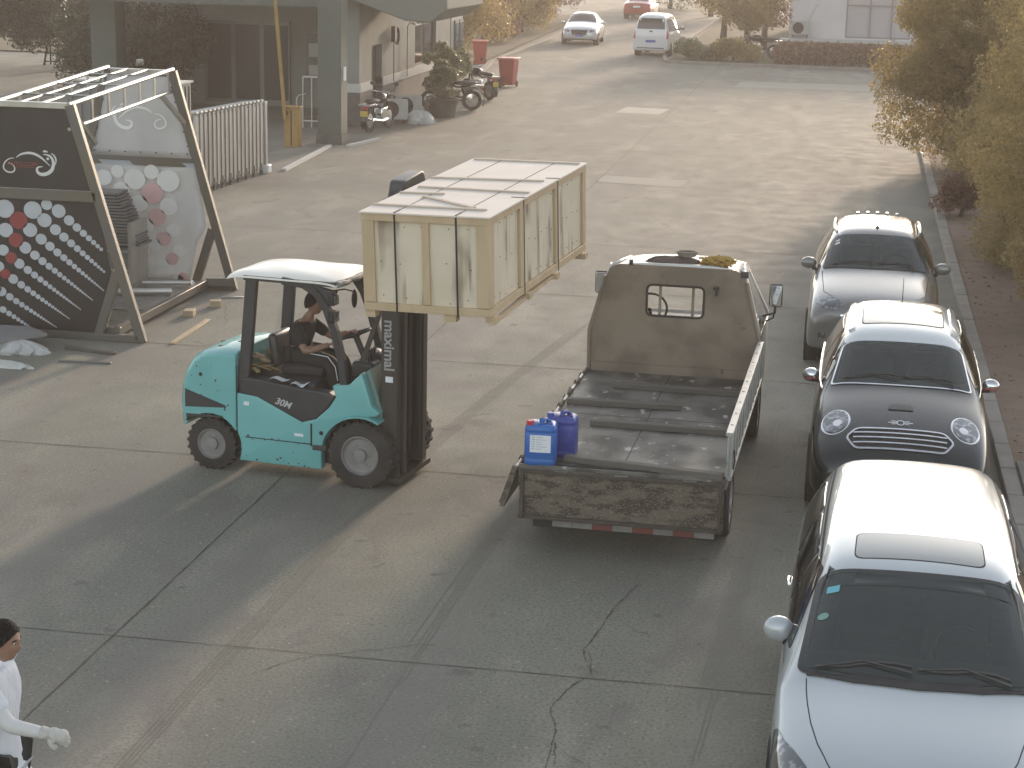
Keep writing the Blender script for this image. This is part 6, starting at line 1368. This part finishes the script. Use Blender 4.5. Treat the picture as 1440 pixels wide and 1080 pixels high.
def hand(wrist, palm, across, curl, k=1., thumb=1, r=.0085):
    """wrist->palm direction, 'across' the knuckles, curl towards vector 'curl'; five fingers of unequal length"""
    w = Vector(wrist); d = Vector(palm).normalized(); a = Vector(across).normalized(); c = Vector(curl).normalized(); out = []
    J = {'w': (*w, .024), 'p': (*(w+d*.05*k), (.034, .016)), 'k': (*(w+d*.085*k), (.036, .013))}; out.append(skin('palm', J, [('w', 'p'), ('p', 'k')], 'w', 1))
    for i, (L, o_) in enumerate(((.068, -.030), (.078, -.010), (.073, .010), (.058, .029))):
        b0 = w+d*.075*k+a*o_*k; b1 = b0+(d*.9+c*.25)*L*.45*k; b2 = b1+(d*.45+c*.85)*L*.33*k; b3 = b2+(d*-.05+c*.95)*L*.28*k
        J = {'a': (*b0, r), 'b': (*b1, r), 'c': (*b2, r*.92), 'd': (*b3, r*.8)}; out.append(skin('f', J, [('a', 'b'), ('b', 'c'), ('c', 'd')], 'a', 1))
    b0 = w+d*.025*k-a*.028*k*thumb; b1 = b0+(d*.6-a*.75*thumb+c*.3)*.035*k; b2 = b1+(d*.75-a*.1*thumb+c*.6)*.032*k
    J = {'a': (*b0, r*1.25), 'b': (*b1, r*1.1), 'c': (*b2, r*.9)}; out.append(skin('t', J, [('a', 'b'), ('b', 'c')], 'a', 1)); return out

# ---- driver, in the forklift's own frame, then placed in the world
def build_person(name, label, world, J, E_, headc, fwd, tilt, hands, skinm, clothes, s=1., low=-.02):
    t = empty(name, label, 'person'); t.matrix_world = world
    body = skin('b', J, E_, 'pelvis', 2); hm, Mx = head_mesh(headc, fwd, s, tilt)
    me = merge_meshes('body', [body, hm]+[h for hh in hands for h in hh], .0075); link('body', me, skinm, t, 180)
    hair_mesh(Mx, 'hair', t, low); eyes(Mx, t)
    for nm, jj, ee, root, m in clothes:
        cm_ = skin(nm, jj, ee, root, 2); link(nm, cm_, m, t, 180)
    return t
FM = Matrix.Translation((-4.565, 18.5, 0)) @ Matrix.Rotation(R(-8.15), 4, 'Z')
J = {'pelvis': (-.98, 0, 1.22, (.15, .11)), 'belly': (-.985, 0, 1.34, (.13, .10)), 'chest': (-.95, 0, 1.47, (.15, .105)), 'neck': (-.89, 0, 1.60, .052), 'skull': (-.845, 0, 1.68, .05),
     'shr': (-.945, -.17, 1.51, .058), 'elr': (-.82, -.25, 1.285, .043), 'wrr': (-.57, -.16, 1.375, .029), 'shl': (-.92, .17, 1.51, .058), 'ell': (-.72, .24, 1.36, .042), 'wrl': (-.50, .14, 1.45, .029),
     'hir': (-.95, -.09, 1.20, .085), 'knr': (-.56, -.14, 1.18, .066), 'anr': (-.50, -.14, .80, .045), 'tor': (-.36, -.15, .715, .04), 'hil': (-.95, .09, 1.20, .085), 'knl': (-.56, .14, 1.18, .066), 'anl': (-.46, .14, .80, .045), 'tol': (-.32, .14, .715, .04)}
E_ = [('pelvis', 'belly'), ('belly', 'chest'), ('chest', 'neck'), ('neck', 'skull'), ('chest', 'shr'), ('shr', 'elr'), ('elr', 'wrr'), ('chest', 'shl'), ('shl', 'ell'), ('ell', 'wrl'), ('pelvis', 'hir'), ('hir', 'knr'), ('knr', 'anr'), ('anr', 'tor'), ('pelvis', 'hil'), ('hil', 'knl'), ('knl', 'anl'), ('anl', 'tol')]
H1 = hand((-.57, -.16, 1.375), (.85, .2, .45), (-.1, .75, .5), (.4, .3, -.8)); H2 = hand((-.50, .14, 1.45), (.8, -.3, .3), (.1, .8, .3), (.4, -.2, -.85), thumb=-1)
g = lambda k, f=1.14, d=.012: (*J[k][:3], tuple(q*f+d for q in (J[k][3] if isinstance(J[k][3], tuple) else (J[k][3],)*2)))
mid = lambda a, b, u, r: tuple(J[a][i]+(J[b][i]-J[a][i])*u for i in range(3))+(r,)
shirt = {'pelvis': g('pelvis', 1.03), 'belly': g('belly', 1.06), 'chest': g('chest', 1.06), 'neck': mid('chest', 'neck', .75, .062), 'shr': g('shr'), 'slr': mid('shr', 'elr', .8, .06), 'shl': g('shl'), 'sll': mid('shl', 'ell', .8, .06)}
SE = [('pelvis', 'belly'), ('belly', 'chest'), ('chest', 'neck'), ('chest', 'shr'), ('shr', 'slr'), ('chest', 'shl'), ('shl', 'sll')]
trou = {'pelvis': g('pelvis', 1.0), 'hir': g('hir'), 'knr': g('knr'), 'anr': g('anr', 1.2, .018), 'hil': g('hil'), 'knl': g('knl'), 'anl': g('anl', 1.2, .018)}
TE = [('pelvis', 'hir'), ('hir', 'knr'), ('knr', 'anr'), ('pelvis', 'hil'), ('hil', 'knl'), ('knl', 'anl')]
shoe = {'anr': (-.52, -.14, .745, .045), 'm': (-.42, -.145, .72, (.042, .035)), 'tor': (-.31, -.15, .71, (.04, .028))}; shoel = {'anl': (-.48, .14, .745, .045), 'm': (-.38, .145, .72, (.042, .035)), 'tol': (-.27, .14, .71, (.04, .028))}
BLK = mat('black cotton', (.014, .014, .015), .85, bump=.3, bscale=18); DKT = mat('dark trousers', (.02, .019, .018), .85, bump=.3, bscale=14)
build_person('person', 'driver in black short sleeved shirt and dark trousers gripping the forklift wheel', FM, J, E_, (-.815, 0, 1.755), 0, R(4), [H1, H2], SKIN2,
             [('shirt', shirt, SE, 'pelvis', BLK), ('trousers', trou, TE, 'pelvis', DKT), ('shoe', shoe, [('anr', 'm'), ('m', 'tor')], 'anr', M['black']), ('shoe', shoel, [('anl', 'm'), ('m', 'tol')], 'anl', M['black'])])
# piping on the trouser leg
q = MB().tube([(-.86, -.215, 1.27), (-.70, -.22, 1.265), (-.575, -.215, 1.25), (-.50, -.20, 1.15), (-.475, -.19, 1.0)], .005, 5); o = q.build('trouser_piping', M['paper']); 
for c_ in bpy.data.objects:
    if c_.name.startswith('trousers') and c_.parent: o.parent = c_; break

# ---- walking man at the lower left corner: faces +x
WX, WY = -4.62, 9.40
J = {'pelvis': (0, 0, .93, (.15, .11)), 'belly': (.005, 0, 1.10, (.13, .095)), 'chest': (.01, 0, 1.30, (.155, .105)), 'neck': (.02, 0, 1.47, .054), 'skull': (.045, 0, 1.55, .05),
     'shr': (.03, -.18, 1.405, .058), 'elr': (.195, -.235, 1.225, .045), 'wrr': (.385, -.20, 1.185, .031), 'shl': (0, .18, 1.40, .058), 'ell': (-.16, .24, 1.16, .042), 'wrl': (-.12, .22, .92, .029),
     'hir': (0, -.09, .90, .09), 'knr': (-.05, -.10, .50, .06), 'anr': (-.28, -.10, .12, .042), 'tor': (-.17, -.11, .04, .036), 'hil': (0, .09, .90, .09), 'knl': (.20, .10, .50, .06), 'anl': (.24, .10, .09, .042), 'tol': (.40, .11, .045, .036)}
Hr = hand((.385, -.20, 1.185), (.95, .1, -.12), (.1, .3, .9), (.1, .5, -.85), k=1.0, r=.0095); Hl = hand((-.12, .22, .92), (.1, 0, -1), (1, 0, .1), (.2, -.8, -.3))
shirt = {'hem': (0, 0, .87, (.168, .128)), 'pelvis': g('pelvis', 1.08, .014), 'belly': g('belly', 1.1, .016), 'chest': g('chest', 1.05, .014), 'neck': mid('chest', 'neck', .82, .06), 'shr': g('shr', 1.16, .014), 'slr': mid('shr', 'elr', .74, .072), 'shl': g('shl', 1.16, .014), 'sll': mid('shl', 'ell', .62, .068)}
SE2 = [('hem', 'pelvis'), ('pelvis', 'belly'), ('belly', 'chest'), ('chest', 'neck'), ('chest', 'shr'), ('shr', 'slr'), ('chest', 'shl'), ('shl', 'sll')]
trou = {'pelvis': g('pelvis', 1.0, .006), 'hir': g('hir'), 'knr': g('knr', 1.2), 'anr': g('anr', 1.4, .02), 'hil': g('hil'), 'knl': g('knl', 1.2), 'anl': g('anl', 1.4, .02)}
WT = mat('white cotton', (.66, .67, .71), .85, var=(.56, .57, .61), scale=6, bump=1., bscale=9, stretch=(1.5, 1.5, .6)); SLV = mat('white arm sleeve', (.58, .57, .55), .7, bump=.15, bscale=30)
sl = {'a': mid('shr', 'elr', .35, .052), 'b': (*J['elr'][:3], .05), 'c': mid('elr', 'wrr', .55, .041), 'd': mid('elr', 'wrr', 1.0, .037)}
p = build_person('person', 'man in white t-shirt and white arm sleeves walking in from the lower left corner', Matrix.Translation((WX, WY, 0)), J, E_, (.075, 0, 1.625), 0, R(4), [Hr, Hl], SKIN,
             [('shirt', shirt, SE2, 'pelvis', WT), ('trousers', trou, TE, 'pelvis', DKT), ('arm_sleeve', sl, [('a', 'b'), ('b', 'c'), ('c', 'd')], 'a', SLV),
              ('shoe', {'a': (-.30, -.10, .085, .05), 'b': (-.20, -.105, .05, (.045, .035)), 'c': (-.08, -.11, .04, (.042, .03))}, [('a', 'b'), ('b', 'c')], 'a', M['black']), ('shoe', {'a': (.22, .10, .06, .05), 'b': (.33, .105, .05, (.045, .035)), 'c': (.45, .11, .04, (.042, .03))}, [('a', 'b'), ('b', 'c')], 'a', M['black'])])
# loose cotton work glove over the hand: palm, cuff and five fat fingers
gl_ = hand((.395, -.20, 1.185), (.95, .1, -.12), (.1, .3, .9), (.1, .5, -.85), k=1.05, r=.0165); cuff = skin('cuff', {'a': (.355, -.203, 1.192, .046), 'b': (.39, -.20, 1.186, .042), 'c': (.43, -.195, 1.18, (.046, .03))}, [('a', 'b'), ('b', 'c')], 'a', 2)
pb = MB().ball((.447, -.193, 1.176), 1, 16, 12, (.055, .032, .046)).ball((.492, -.188, 1.165), 1, 16, 12, (.034, .030, .043)); pm_ = bpy.data.meshes.new('p'); pm_.from_pydata(pb.v, [], pb.f)
gm = merge_meshes('work_glove', gl_+[cuff, pm_], .006); link('work_glove', gm, mat('cotton glove', (.55, .53, .49), .9, var=(.42, .40, .37), scale=14, bump=.8, bscale=45), p, 180)

# ------------------------------------------------------------------ air: thin warm haze round everything
hz = MB().box(-150, 150, -34, 262, -1, 15).build('haze', None, smooth=None); hz.data.materials.clear()
hm_ = bpy.data.materials.new('haze air'); hm_.use_nodes = True; n, l = nodes_of(hm_); n.remove(n['Principled BSDF']); v = n.new('ShaderNodeVolumePrincipled')
v.inputs['Color'].default_value = (.96, .84, .74, 1); v.inputs['Density'].default_value = HAZE; v.inputs['Anisotropy'].default_value = .3
l.new(v.outputs[0], n['Material Output'].inputs['Volume']); hz.data.materials.append(hm_); tag(hz, kind='stuff')
